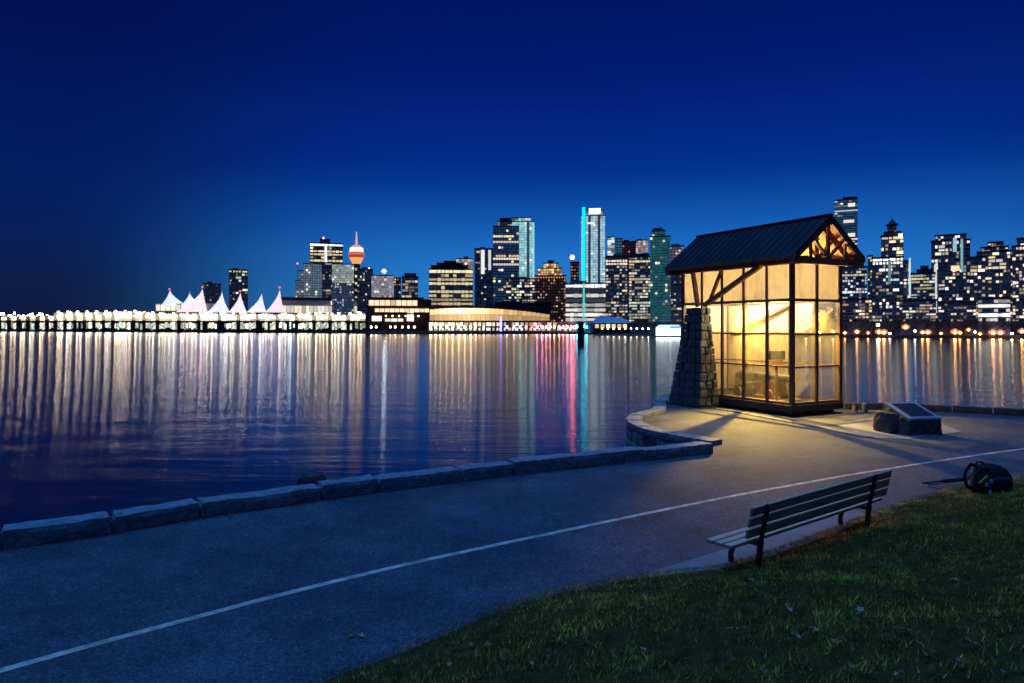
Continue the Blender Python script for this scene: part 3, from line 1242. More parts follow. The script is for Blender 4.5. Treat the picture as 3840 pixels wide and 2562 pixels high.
# ================================================================== PLAQUE STONE
fl = Gp(908.5, 436)
mon = thing('plaque_stone', 'wedge shaped dark stone with slanted bronze plaque on the pale pad', 'monument', (fl.x, fl.y, 0), math.atan2(.18, .98))
mb = MB()
w, d_ = 1.18, 1.15
sb = MB()
hf, hb = .43, .83
sb.hexa([(0, 0, 0), (w, 0, 0), (w, d_, 0), (-.05, d_, 0), (.02, .02, hf), (w - .02, .02, hf), (w - .04, d_ - .05, hb), (.0, d_ - .05, hb)])
ob = sb.build('block', M['dark_stone'], mon)
bv = ob.modifiers.new('sub', 'SUBSURF')
bv.subdivision_type = 'SIMPLE'
bv.levels = bv.render_levels = 4
tx = bpy.data.textures.new('chisel', 'CLOUDS')
tx.noise_scale = .18
dm = ob.modifiers.new('rough', 'DISPLACE')
dm.texture = tx
dm.strength = .07
dm.mid_level = .5
sl = (hb - hf) / (d_ - .07)
def tp(x, y, o):
    return (x, y, hf + (y - .02) * sl + o)
mb = MB()
mb.hexa([tp(.05, .0, .02), tp(w - .03, .0, .02), tp(w - .06, d_ - .1, .02), tp(.04, d_ - .1, .02),
         tp(.05, .0, .10), tp(w - .03, .0, .10), tp(w - .06, d_ - .1, .10), tp(.04, d_ - .1, .10)])
mb.build('slab', mat('plaque_slab', (.20, .25, .29), .5, .2, 8), mon, bevel=.02)
mb = MB()
mb.hexa([tp(.19, .14, .101), tp(w - .17, .14, .101), tp(w - .2, d_ - .24, .101), tp(.18, d_ - .24, .101),
         tp(.19, .14, .115), tp(w - .17, .14, .115), tp(w - .2, d_ - .24, .115), tp(.18, d_ - .24, .115)])
mb.build('plaque', M['plaque'], mon)
sb = rough_block(Vector((-.32, .5, 0)), Vector((.02, .35, 0)), Vector((-.36, 1.12, 0)), Vector((-.02, 1.15, 0)), 0, .66, 4, 4, 5, .05, 9, r=.1)
sb.build('boulder', M['dark_stone'], mon)

# ================================================================== BENCH
U = Vector((.797, .604, 0))
F1 = G(1683, 1293)
bench = thing('park_bench', 'long slatted park bench with iron legs facing the water', 'bench', (F1.x, F1.y, 0), math.atan2(U.y, U.x))
SZ = .44
for n_, sn in enumerate((-.02, -.16, -.30)):
    mb = MB()
    mb.box(-.56, 3.62, sn - .058, sn + .058, SZ - .045, SZ)
    mb.build('seat_slat', M['bench_slat'], bench, bevel=.008)
def back_pt(h):      # lean of the back
    return -.43 - (h - .44) * .22
for zc in (.56, .715, .865):
    y = back_pt(zc)
    mb = MB()
    mb.bar((-.30, y + .045, zc), (3.66, y + .045, zc), .04, .125, up=(0, -.22, 1))
    mb.build('back_slat', M['bench_slat'], bench, bevel=.008)
for ux in (0.0, 3.03):
    mb = MB()
    mb.bar((ux, -.385, -.02), (ux, back_pt(.44) + .0, .44), .05, .07, up=(0, 1, 0))
    mb.bar((ux, back_pt(.44), .42), (ux, back_pt(.94), .94), .055, .045, up=(0, 1, 0))
    mb.build('back_post', M['iron'], bench, bevel=.006)
    mb = MB()
    pts = [(ux, .03, .0), (ux, .045, .12), (ux, .0, .26), (ux, -.03, .39)]
    for a, b in zip(pts[:-1], pts[1:]):
        mb.bar(a, b, .05, .055, up=(0, 1, 0))
    mb.build('leg', M['iron'], bench)
    mb = MB()
    mb.bar((ux, .04, SZ - .07), (ux, -.42, SZ - .07), .05, .045)
    mb.build('seat_bracket', M['iron'], bench)
# concrete pad under the bench
N_ = Vector((-U.y, U.x, 0))
pp = [F1 + U * -2.3 + N_ * -.02, F1 + U * 3.9 + N_ * -.02 - N_ * .42, F1 + U * 4.2 + N_ * .12, F1 + U * -1.6 + N_ * .62]
pp = [F1 + U * -1.9 + N_ * .0, F1 + U * -.2 - N_ * .18, F1 + U * 3.9 - N_ * .5, F1 + U * 4.1 + N_ * .35, F1 + U * -1.2 + N_ * .45]
slab('bench_pad', pp, -.02, .014, M['concrete'], kind='structure', label='pale concrete pad under the bench at the lawn edge')

# ================================================================== BACKPACK AND TRIPOD
bp = on_lawn(2272, 1130)
pack = thing('backpack', 'black backpack with loose straps standing on the grass edge right of the bench', 'backpack', (bp.x, bp.y, bp.z - .02), R(8))
mb = MB()
sec = [(.30, .20, 0, 0), (.34, .24, .02, .1), (.345, .25, .03, .26), (.32, .235, .03, .42), (.27, .2, .0, .56), (.2, .15, -.04, .65), (.08, .06, -.06, .69)]
sec = [(a_, b_, c_, d__ * .84) for a_, b_, c_, d__ in sec]
nn = 20
for (rx, ry, ox, z_) in sec:
    for j in range(nn):
        t = 2 * math.pi * j / nn
        cs, sn = math.cos(t), math.sin(t)
        e_ = .65
        mb.v.append((ox + math.copysign(abs(cs) ** e_, cs) * rx, math.copysign(abs(sn) ** e_, sn) * ry, z_))
for k_ in range(len(sec) - 1):
    for j in range(nn):
        a = k_ * nn + j
        b = k_ * nn + (j + 1) % nn
        mb.f.append((a, b, b + nn, a + nn))
mb.f.append(tuple(reversed(range(nn))))
mb.f.append(tuple((len(sec) - 1) * nn + j for j in range(nn)))
mb.c = [None] * len(mb.f)
mb.build('body', M['black'], pack, smooth=True)
mb = MB()
mb.box(-.2, .2, -.31, -.2, .08, .36)
mb.build('pocket', M['black'], pack, bevel=.05)
mb = MB()
mb.tube([(-.12, -.05, .54), (-.2, -.02, .61), (-.28, 0, .61), (-.33, 0, .5)], .018, 6)
mb.build('handle', M['black'], pack)
for yy, wob in ((-.16, .0), (.1, .05)):
    mb = MB()
    pts = [(-.16, yy, .5), (-.34, yy - .02, .5 + wob), (-.47, yy - .04, .42), (-.5, yy - .05, .28), (-.44, yy - .05, .14), (-.30, yy, .08)]
    for a, b in zip(pts[:-1], pts[1:]):
        mb.bar(a, b, .06, .018, up=(0, 1, 0))
    mb.build('strap', M['black'], pack)
mb = MB()
mb.bar((-.46, -.26, .26), (-.30, -.28, .40), .05, .02, up=(0, 1, 0))
mb.build('reflective_strap', M['yellow'], pack)
for (x_, z_) in ((-.24, .30), (-.26, .1), (-.33, .24)):
    mb = MB()
    mb.box(x_ - .022, x_ + .022, -.30, -.27, z_ - .03, z_ + .035)
    mb.build('buckle', M['grey_clip'], pack)
tp_ = on_lawn(2192, 1113)
tri = thing('folded_tripod', 'black folded tripod lying on the path beside the backpack', 'tripod', (tp_.x, tp_.y, .05), R(12))
for j, (dy, dz) in enumerate(((0, .03), (.06, 0), (-.05, 0))):
    mb = MB()
    mb.tube([(.28, dy * .4, .05 + dz), (-.30, dy, .03 + dz)], .022, 8)
    mb.tube([(-.30, dy, .03 + dz), (-.72, dy * 1.6, .0 + dz * .3)], .014, 8)
    mb.build('leg', M['black'], tri)
mb = MB()
mb.tube([(.26, 0, .07), (.42, 0, .09)], .03, 10)
mb.box(.40, .52, -.05, .05, .05, .14)
mb.build('head', M['black'], tri)
mb = MB()
mb.tube([(.2, 0, .075), (.255, 0, .08)], .045, 10)
mb.build('collar', M['yellow'], tri)

# ================================================================== FALLEN LEAVES
def leaf_mesh(sz):
    mb = MB()
    pts = []
    for j in range(15):
        t = 2 * math.pi * j / 15
        r_ = sz * (1.0 if j % 3 == 0 else (.55 if j % 3 == 1 else .5)) * random.uniform(.85, 1.1)
        pts.append(Vector((r_ * math.cos(t), r_ * math.sin(t) * .85, .3 * r_ * abs(math.sin(t * 1.5 + .5)) + .01)))
    c = Vector((0, 0, .008))
    for j in range(15):
        mb.tri(c, pts[j], pts[(j + 1) % 15])
    mb.tube([(0, 0, .01), (-sz * .8, -sz * .3, .02), (-sz * 1.5, -sz * .5, .012)], .004, 4)
    return mb
leafc = dict(red=mat('leaf_red', (.30, .06, .025), .7, .35, 30), orange=mat('leaf_orange', (.40, .15, .03), .7, .35, 30),
             brown=mat('leaf_brown', (.22, .12, .07), .8, .35, 30), pale=mat('leaf_pale', (.50, .30, .16), .7, .3, 30))
LV = [(2122, 1347, 'red', 1.1, 'bright red fallen leaf on the grass below the backpack'),
      (1726, 1342, 'brown', 1.2, 'curled brown fallen leaf upright in the grass below the bench leg'),
      (1697, 1353, 'red', .9, 'dull red fallen leaf just left of the curled brown leaf below the bench'),
      (1813, 1413, 'pale', 1.0, 'pale fallen leaf on the middle of the lawn, farther up than the small pale one'),
      (1686, 1457, 'pale', .9, 'pale fallen leaf paired with an orange leaf on the lawn'),
      (1708, 1455, 'orange', .8, 'orange fallen leaf paired with a pale leaf on the lawn'),
      (1830, 1475, 'pale', .6, 'small pale fallen leaf alone in dark grass mid lawn'),
      (1918, 1489, 'orange', 1.0, 'orange fallen leaf lying low on the lawn right of the small pale leaf'),
      (2079, 1462, 'orange', .9, 'orange fallen leaf touching a pale scrap on the right of the lawn'),
      (2207, 1539, 'red', 1.1, 'red fallen leaf at the bottom right corner of the lawn'),
      (1081, 1492, 'orange', .9, 'dim orange fallen leaf nearest the path at the lawn edge'),
      (1119, 1492, 'orange', .9, 'dim orange fallen leaf second from the path at the lawn edge'),
      (1475, 1504, 'pale', .7, 'small pale fallen leaf low on the lawn below the bench pad'),
      (1974, 1413, 'pale', .9, 'flat pale fallen leaf right of centre on the lawn'),
      (1766, 1290, 'red', .7, 'small red fallen leaf at the foot of the bench back post'),
      (2052, 1380, 'brown', .7, 'small brown fallen leaf on the upper right lawn'),
      (806, 1463, 'orange', .9, 'orange fallen leaf on the asphalt next to a pale leaf'),
      (830, 1462, 'pale', 1.1, 'pale curled fallen leaf on the asphalt next to an orange leaf')]
for (dx, dy, c, s_, lab) in LV:
    p = on_lawn(dx, dy)
    o = leaf_mesh(.055 * s_).build('fallen_leaf', leafc[c], label=lab, category='leaf', group='fallen leaves on lawn and path')
    onp = p.z < .001
    o.location = (p.x, p.y, p.z + (.006 if onp else .045))
    o.rotation_euler = (random.uniform(-.3, .3) if not onp else 0, random.uniform(-.3, .3) if not onp else 0, random.uniform(0, 6))

scrap = {c: leaf_mesh(.03).mesh('leaf_scrap') for c in leafc}
for c in leafc:
    scrap[c].materials.append(leafc[c])
rs_ = random.Random(4)
nsc = 0
while nsc < 46:
    dx, dy = rs_.uniform(900, 2340), rs_.uniform(1150, 1560)
    p = on_lawn(dx, dy)
    q_ = UN @ Vector((p.x, p.y))
    if q_.y - float(np.interp(q_.x, gs, gd)) < .05:
        continue
    o = bpy.data.objects.new('fallen_leaf', scrap[rs_.choice(('orange', 'brown', 'brown', 'red', 'pale'))])
    COL.objects.link(o)
    o.location = (p.x, p.y, p.z + .03)
    o.rotation_euler = (rs_.uniform(-.5, .5), rs_.uniform(-.5, .5), rs_.uniform(0, 6))
    s_ = rs_.uniform(.6, 1.4)
    o.scale = (s_, s_, s_)
    o['label'] = 'tiny dull leaf scrap lost among the grass blades'
    o['category'] = 'leaf'
    o['group'] = 'leaf scraps on the lawn'
    nsc += 1

# ================================================================== FAR CITY
def style(cw=2.7, ch=2.9, fx=.6, fy=.55, pal=(W_, Y_, P_), dens=.35, s=1.4, dim=(.010, .016, .032), band=0.0, rows=None, cols=None, full=None, jit=.5):
    return dict(cw=cw, ch=ch, fx=fx, fy=fy, pal=pal, dens=dens, s=s, dim=dim, band=band, rows=rows or {}, cols=cols or {}, full=full, jit=jit)

class Far:
    def __init__(s, name, label, cat, pxc, k, group=None):
        s.px = pxc
        s.D = dshore(pxc) * k
        s.az = math.atan2((pxc - 512) / F, 1)
        p = at(pxc, s.D)
        s.root = thing(name, label, cat, (p.x, p.y, LANDZ), -s.az, group)
        s.kx = s.D * math.cos(s.az) / F
        s.kz = s.D / F
    def x(s, px):
        return (px - s.px) * s.kx
    def z(s, py):
        return CAMZ + (HOR - py) * s.kz - LANDZ

def tower(name, label, k, tiers, cat='building', group=None, depth=22, facade='facade', lamps=(), spire=None, strips=()):
    x0 = min(t[0] for t in tiers)
    x1 = max(t[1] for t in tiers)
    fb = Far(name, label, cat, (x0 + x1) / 2, k, group)
    rr = random.Random(hash((name, round(x0 * 10), round(x1 * 10))) & 0xffff)
    rr = random.Random(int(x0 * 10) * 31 + int(x1 * 10))
    for ti, t in enumerate(tiers):
        a, b, yt, yb, st = t[:5]
        fm = t[5] if len(t) > 5 else facade
        X0, X1 = fb.x(a), fb.x(b)
        z1 = fb.z(yt)
        z0 = 0 if yb is None else fb.z(yb)
        yf = .0 + .7 * ti
        dep = depth * (1 if ti == 0 else .8)
        mb = MB()
        mb.box(X0, X1, yf, yf + dep, z0, z1)
        mb.build('wall', M[fm], fb.root)
        mb = MB()
        mb.box(X0 - .35, X1 + .35, yf - .35, yf + dep + .35, z1 + .003, z1 + 1.0)
        mb.build('roof', M['roof_dark'], fb.root)
        if len(tiers) == 1 and b - a > 11:
            mb = MB()
            w_ = X1 - X0
            u_ = rr.uniform(.1, .45)
            mb.box(X0 + w_ * u_, X0 + w_ * (u_ + rr.uniform(.25, .45)), yf + 4, yf + 10, z1 + 1.003, z1 + 1.0 + rr.uniform(1.2, 2.2) * fb.kz)
            mb.build('plant_room', M[fm], fb.root)
            mb = MB()
            mb.tube([(X0 + w_ * .75, yf + 6, z1 + 1), (X0 + w_ * .75, yf + 6, z1 + 3.2 * fb.kz)], .22, 5)
            mb.build('antenna', M['roof_dark'], fb.root)
        if st and not st['full'] and x0 > 400:
            zb = z0 if yb is not None else fb.z(322)
            ny = max(1, round((z1 - zb) / (st['ch'] * fb.kz)))
            mb = MB()
            for j in range(1, ny):
                zz = z1 - (z1 - zb) * j / ny
                jj = rr.uniform(.25, .7)
                mb.box(X0 + .2, X1 - .2, yf - jj, yf - .003, zz - .16, zz + .16)
            mb.build('floor_slab', M['facade_pale'], fb.root, kind='stuff')
        if st:
            nx = max(1, round((b - a) / st['cw']))
            zb = z0 if yb is not None else fb.z(322)
            ny = max(1, round((z1 - zb) / (st['ch'] * fb.kz)))
            cw = (X1 - X0) / nx
            ch = (z1 - zb) / ny
            mb = MB()
            for j in range(ny):           # from the top
                bandlit = rr.random() < st['band']
                bcol = rr.choice(st['pal'])
                bst = st['s'] * rr.uniform(.5, 1.3)
                skip = 0
                for i in range(nx):
                    col = None
                    if j in st['rows']:
                        col = st['rows'][j]
                    elif i in st['cols']:
                        col = st['cols'][i]
                    elif bandlit and rr.random() < .9:
                        col = sc(bcol, bst * rr.uniform(.6, 1.15))
                    elif rr.random() < st['dens'] * 1.1:
                        col = sc(rr.choice(st['pal']), st['s'] * (.16 + 1.35 * rr.random() ** 1.8))
                    elif st['full']:
                        col = sc(st['full'], rr.uniform(.7, 1.25))  # facade's lit tone put in as a base glow on the remaining panes
                    else:
                        col = sc(st['dim'], rr.uniform(.3, 1.5))  # unlit panes glow faintly, soft light on the facade put into them
                    if i < skip:
                        continue
                    run = 1
                    if not st['full'] and i not in st['cols'] and rr.random() < .22:
                        run = min(nx - i, 2)
                    skip = i + run
                    cz_ = z1 - ch * (j + .5)
                    fyy = st['fy'] * (1 if st['full'] else rr.uniform(.75, 1.3))
                    e_ = cw * (1 - st['fx']) / 2
                    if not st['full'] and run == 1:
                        e_ *= rr.uniform(.55, 1.5)
                    sh_ = 0 if st['full'] else rr.uniform(-.5, .5) * e_
                    mb.box(X0 + cw * i + e_ + sh_, X0 + cw * (i + run) - e_ + sh_, yf - .25, yf - .003, cz_ - ch * fyy / 2, cz_ + ch * fyy / 2, col, back=False)
            mb.build('window_glass', GLOW, fb.root, kind='stuff')
    for (a, b, yt, yb, col) in strips:
        mb = MB()
        mb.box(fb.x(a), fb.x(b), -.9, -.26, fb.z(yb), fb.z(yt), col)
        mb.build('light_panel', GLOW, fb.root)
    for (lx, ly, r_, col) in lamps:
        mb = MB()
        topz = min((t[2] for t in tiers if t[0] - 1 <= lx <= t[1] + 1), default=tiers[0][2])
        mb.tube([(fb.x(lx), 3, fb.z(topz)), (fb.x(lx), 3, fb.z(ly))], .3, 6)
        mb.build('mast', M['roof_dark'], fb.root)
        mb = MB()
        mb.sphere((fb.x(lx), 3, fb.z(ly)), r_, 10, 6, col)
        mb.build('beacon', GLOW, fb.root)
    if spire:
        mb = MB()
        sx, y0_, y1_, r0 = spire
        mb.lathe([(r0, fb.z(y0_)), (r0 * .45, fb.z(y0_ * .6 + y1_ * .4)), (.25, fb.z(y1_))], (fb.x(sx), 6, 0), 10)
        mb.build('spire', M['roof_dark'], fb.root)
    return fb

RED = (14, 1.2, 1.6)
yel = (.95, .8, .25)
# --- left cluster
tower('office_tower', 'slim dark tower with a yellow lit top band behind the white sails', 1.3,
      [(229, 248, 270, None, style(3, 3.1, .6, .55, (Y_, V_), .28, .7, rows={0: sc(yel, .75)}))])
tower('office_block', 'short dark block rising just behind the second big sail', 1.25, [(203, 221, 284, None, style(3, 3, .6, .55, (V_, Y_), .16, .35))])
tower('office_tower', 'flat topped tower with bright window bands and red mast light left of the lookout tower', 1.45,
      [(310, 343, 243.5, None, style(3.6, 3.1, .8, .55, (Y_, W_), .3, .9, band=.45, rows={0: sc((1, .98, .9), 2.2), 3: sc(Y_, .7), 5: sc(Y_, .8)})), (320, 330, 239.5, 243.5, None)],
      lamps=((323.5, 238, 1.6, RED),), strips=((324.6, 327, 246, 262, sc(C_, 1.2)),))
tower('glass_building', 'grey blue glass block with a stepped left side, left end of the centre cluster', 1.16,
      [(303.5, 322, 264, None, style(2.2, 2.4, .85, .8, (P_, C_, W_), .08, 1.2, full=(.10, .16, .22))),
       (299, 303.5, 271, None, style(2.2, 2.4, .8, .8, (P_,), .2, 1., full=(.09, .13, .19))),
       (295.5, 299, 281, None, style(2, 2.4, .8, .8, (P_,), .25, 1., full=(.08, .12, .18)))], facade='facade_blue', lamps=((297.5, 263.5, 1.0, sc(RED, .5)),))
tower('apartment_block', 'narrow dark block with sparse windows between the grey glass block and the pale block', 1.18, [(322, 331.5, 268, None, style(3, 3, .6, .5, (P_, W_), .22, .8))])
tower('pale_block', 'pale speckled block with dark lower floors left of the lookout tower', 1.1,
      [(332, 354, 264.5, 283, style(2.2, 2.2, .9, .85, (V_, Y_, C_), .25, .95, full=(.26, .31, .31))),
       (332, 354, 283, None, style(2.4, 2.6, .6, .6, (C_, V_), .2, .6, full=(.03, .05, .08)))], facade='facade_pale')
# lookout tower
lt = Far('lookout_tower', 'lookout tower with an orange lit saucer and a needle mast', 'tower', 356.5, 1.3)
mb = MB()
mb.lathe([(fbw, lt.z(py)) for fbw, py in ((5.5, 322), (5.0, 268), (4.8, 262))], (0, 8, 0), 16)
mb.build('shaft', M['facade_brown'], lt.root)
mb = MB()
for (r0, y0, r1, y1, col) in ((5.5, 263.5, 9.6, 257.5, sc((1, .46, .18), .9)), (11.2, 257.2, 11.2, 254.4, sc((1, .12, .07), .4)), (11.2, 254.0, 10.2, 251.5, sc((1, .25, .14), .6)), (9.6, 251.2, 9.0, 247.5, sc((1, .80, .62), 1.6)), (9.0, 247.2, 5.0, 244.6, sc((1, .40, .28), .7))):
    mb.lathe([(r0, lt.z(y0)), (r1, lt.z(y1))], (0, 8, 0), 24, col)
mb.build('saucer', GLOW, lt.root)
mb = MB()
mb.lathe([(1.7, lt.z(244.6)), (1.3, lt.z(238)), (.7, lt.z(231))], (0, 8, 0), 10, sc((1, .6, .62), .7))
mb.build('mast', GLOW, lt.root)
mb = MB()
for q_ in range(7):
    mb.box(-2, 2, 2.6, 3.3, lt.z(268 + q_ * 7 + 2.2), lt.z(268 + q_ * 7), sc(random.choice((Y_, V_, O_)), random.uniform(.2, 1.1)))
mb.build('window_glass', GLOW, lt.root, kind='stuff')
tower('office_block', 'dark block with greenish windows right of the lookout tower', 1.16, [(357, 373, 269.5, None, style(2.8, 3, .6, .55, (V_, Y_), .2, .7))], lamps=((369, 268, .9, sc(C_, 3)),))
tower('pale_block', 'pale lilac block topped by a dazzling white beacon', 1.08,
      [(371.5, 394, 276, None, style(2.4, 2.4, .92, .88, (P_, (.9, .85, .9)), .22, .75, full=(.24, .23, .28))), (394, 401, 278, None, style(2.4, 2.6, .6, .6, (O_, W_), .3, .7), 'facade')],
      facade='facade_pale', lamps=((384, 271, 2.1, sc((.85, .97, 1), 26)),))
tower('apartment_block', 'dark rounded block standing apart left of the open gap of sky', 1.06, [(402, 418, 277, None, style(3.2, 3, .75, .6, (Y_, W_, P_), .42, .75)), (404.5, 416, 274, 277, None)])

# --- centre cluster
tower('office_block', 'pinkish lit rooftop block behind the banded drum building', 1.3, [(456, 473, 259, None, style(3, 3, .9, .8, (P_,), .6, .9, full=(.25, .2, .2)))], facade='facade_pale')
db = tower('drum_building', 'broad dark building with bright yellow floor bands and a stepped dark crown', 1.1,
      [(429, 473, 269.5, None, style(4.0, 4.1, .86, .6, (Y_, W_), .25, .75, band=.45, rows={0: sc((1, .88, .5), 1.0), 3: sc(Y_, .8), 5: sc(Y_, .7), 8: sc(W_, .6)})),
       (431, 468, 266, 269.5, None, 'roof_dark'), (437, 463, 263.5, 266, None, 'roof_dark'), (444, 456, 261.5, 263.5, None, 'roof_dark')])
tower('striped_tower', 'dark tower with two vertical white light bars left of the blue tower', 1.2,
      [(474.5, 493, 249, None, style(3.1, 3.1, .5, .5, (W_, V_), .10, .7))], strips=((481, 484.6, 250, 274, sc((.95, .97, 1), .9)), (488.3, 491, 250, 270, sc((.9, .95, 1), .7)), (476.5, 480, 251, 253, sc(W_, .6))))
tower('glass_tower', 'blue glass tower with stepped top and scattered bright floors', 1.18,
      [(493, 519, 226.5, None, style(2.6, 2.8, .85, .7, (W_, Y_, P_), .07, 1.3, full=(.012, .035, .085), band=.06, rows={5: sc(P_, .7), 11: sc(P_, 1.0), 13: sc(P_, .8)})),
       (497.5, 512, 221.5, 226.5, style(2.6, 2.6, .8, .7, (P_,), .2, .5, full=(.01, .025, .05))), (500, 511, 218.5, 221.5, None)], facade='facade_blue')
tower('glass_tower', 'pale cyan lit glass tower joined to the right of the blue tower', 1.22,
      [(511.5, 534.5, 222, None, style(2.5, 2.6, .92, .9, (V_, P_, C_), .06, 1.1, full=(.30, .60, .68), cols={6: (.03, .07, .1)})), (512, 531, 218, 222, style(3, 2, .9, .9, (C_,), .3, .7, full=(.25, .6, .66)))],
      facade='facade_teal', strips=((532.6, 534.4, 224, 284, sc((.35, .8, .9), .85)),))
tower('apartment_block', 'lower warm windowed block in front of the pale cyan tower', 1.13, [(506, 535, 279, None, style(2.7, 2.9, .7, .6, (P_, W_, Y_, V_), .55, .95))], facade='facade_blue')
tower('old_hotel', 'brown stepped building with floodlit orange crown', 1.14,
      [(534.5, 566, 276, None, style(2.6, 2.9, .55, .5, (W_, P_, O_), .28, .7, full=(.030, .014, .008), rows={0: sc((1, .35, .14), .7)})),
       (538, 562, 268.5, 276, style(2.6, 2.4, .9, .85, ((1, .62, .30), (1, .45, .2), (1, .85, .5)), .85, .95, full=(.25, .07, .03))),  # crown floodlighting put in as glowing window cells on the upper tiers
       (543.5, 558.5, 263.5, 268.5, style(2.6, 2.4, .9, .85, ((1, .72, .4), (1, .6, .3)), .9, 1.0, full=(.25, .07, .03))), (548, 553.5, 261, 263.5, None)], facade='facade_brown')
tower('slender_tower', 'slender brick tower under a dazzling red beacon', 1.25, [(570.5, 579, 262.5, None, style(2.8, 3, .6, .5, (O_, W_), .35, .6, full=(.05, .012, .008)))], facade='facade_brown',
      lamps=((572.3, 257, 2.4, (34, 5, 6)),))
cyan = (.0, .62, 1.0)
tower('glass_tower', 'tallest pale glass tower with a glowing cyan edge and white crown', 1.27,
      [(581, 605, 216, None, style(2.4, 2.6, .92, .9, (V_, P_, C_), .07, 1.1, full=(.36, .58, .70), cols={3: (.02, .04, .07), 7: (.02, .04, .07), 1: (.03, .05, .12)})),
       (583, 603, 211, 216, style(2.5, 2.5, .9, .9, (C_,), .4, .8, full=(.3, .5, .6)))], facade='facade_blue',
      strips=((582.0, 585.3, 207, 280, sc(cyan, 1.6)), (582.3, 585.6, 280.3, 319, sc((.05, .75, .62), 1.5)), (589, 600.5, 208.5, 213.5, sc((.95, 1, 1), 3.0)), (586.9, 594, 222.2, 224, sc((1, .95, .9), 1.0))))
tower('white_block', 'broad white banded block at the foot of the cyan edged tower', 1.16,
      [(565.5, 615, 283.5, None, style(4.2, 4.6, .93, .62, ((1, .95, .85), (1, .9, .75)), .9, .9, band=1.0, dim=(.02, .02, .02), rows={1: (.02, .025, .03), 3: (.05, .05, .05), 0: sc((1, .95, .95), 1.1)}))], facade='facade_pale', strips=((582.9, 584.7, 283, 320, sc((.06, .62, .52), 1.1)),))
tower('round_tower', 'white lit round topped tower right of the cyan edged tower', 1.36, [(607.5, 614.5, 237.5, None, style(3, 2.6, .95, .9, (C_,), .9, .85))], facade='facade_pale')
tower('office_tower', 'blue grey tower just right of the white round topped tower', 1.38, [(614.8, 622.5, 239, None, style(2.6, 2.8, .8, .7, (C_,), .1, .5, full=(.03, .09, .16)))], facade='facade_blue')
tower('office_tower', 'maroon tower between the blue grey tower and the pink topped tower', 1.34, [(622, 636, 242, None, style(2.8, 2.8, .6, .5, (P_, W_), .12, .7, full=(.035, .008, .016)))], facade='facade_brown')
tower('office_tower', 'pale pink topped tower left of the teal tower', 1.4, [(635.5, 648, 240.5, None, style(2.4, 2.4, .92, .85, (P_,), .7, .65, full=(.3, .22, .25)))], facade='facade_pale')
tower('apartment_block', 'dark block with a white top floor and greenish windows below the maroon tower', 1.12,
      [(605.5, 627.5, 256.5, None, style(2.8, 3.0, .75, .55, (Y_, V_, W_), .40, .75, rows={0: (.01, .01, .012), 1: sc(P_, 1.1), 2: sc(P_, 1.0)}))])
tower('apartment_block', 'dark block with cream window bands left of the teal tower', 1.1,
      [(629, 651, 257, None, style(2.8, 3.0, .8, .58, (Y_, P_, V_), .42, .8, band=.25, rows={1: sc(Y_, .9)})), (631, 649, 254.5, 257, None)])
tower('glass_tower', 'deep teal glass tower with few lit windows beside the shelter roof', 1.06,
      [(650, 670, 237, None, style(2.5, 2.7, .9, .82, (Y_, C_), .06, 1.0, full=(.012, .085, .105))), (652, 665, 231, 237, style(2.5, 2.7, .9, .8, (Y_,), .15, 1.0, full=(.012, .08, .1))), (653.5, 662, 229, 231, None)], facade='facade_teal')
tower('office_block', 'pinkish block half hidden behind the teal tower', 1.4, [(666, 684, 246.5, None, style(2.8, 2.8, .7, .6, (P_,), .4, .6, full=(.12, .08, .1)))], facade='facade_pale')
tower('apartment_block', 'dark block with reddish windows filling the gap left of the shelter', 1.06, [(670.5, 682, 269, None, style(2.6, 3, .6, .5, (P_, W_, O_), .33, .9))])
for (a, b, y_, kk, lab) in ((683, 711, 279, 1.12, 'first block seen through the left bays of the shelter'), (712, 744, 268, 1.2, 'second block seen through the shelter glass'),
                            (745, 779, 285, 1.12, 'third block seen through the middle of the shelter'), (780, 811, 275, 1.2, 'fourth block seen through the shelter front'), (812, 840, 288, 1.1, 'fifth block seen through the right bay of the shelter')):
    tower('apartment_block', lab, kk, [(a, b, y_, None, style(2.8, 3, .6, .5, (P_, W_, O_), .36, 1.1))], group='city blocks behind the shelter')

# --- right cluster
tower('glass_tower', 'very tall blue slab tower rising behind the shelter roof', 1.75,
      [(834.5, 857.5, 200, None, style(3.0, 2.4, .95, .62, (P_, C_), .05, .9, full=(.014, .055, .115), band=.05, rows={2: (.12, .2, .16), 4: sc(C_, .55)})), (843, 857, 198, 200, None, 'facade_blue')], facade='facade_blue',
      strips=((848, 855, 203.5, 207, sc((1, .98, .8), .9)), (843.5, 854, 220, 223, sc(P_, .9)), (848, 855, 233.5, 237, sc((1, .95, .85), .9))))
tower('apartment_block', 'dark mid rise with pale lit floors right of the shelter wall', 1.1,
      [(842, 867, 268, None, style(2.8, 2.9, .7, .58, (P_, V_, C_), .36, 1.0, band=.12, rows={2: sc(Y_, .7), 11: sc(P_, 1.2)})), (845, 855, 262, 268, style(2.6, 2.8, .7, .6, (C_, P_), .4, .8, full=(.03, .08, .12)))])
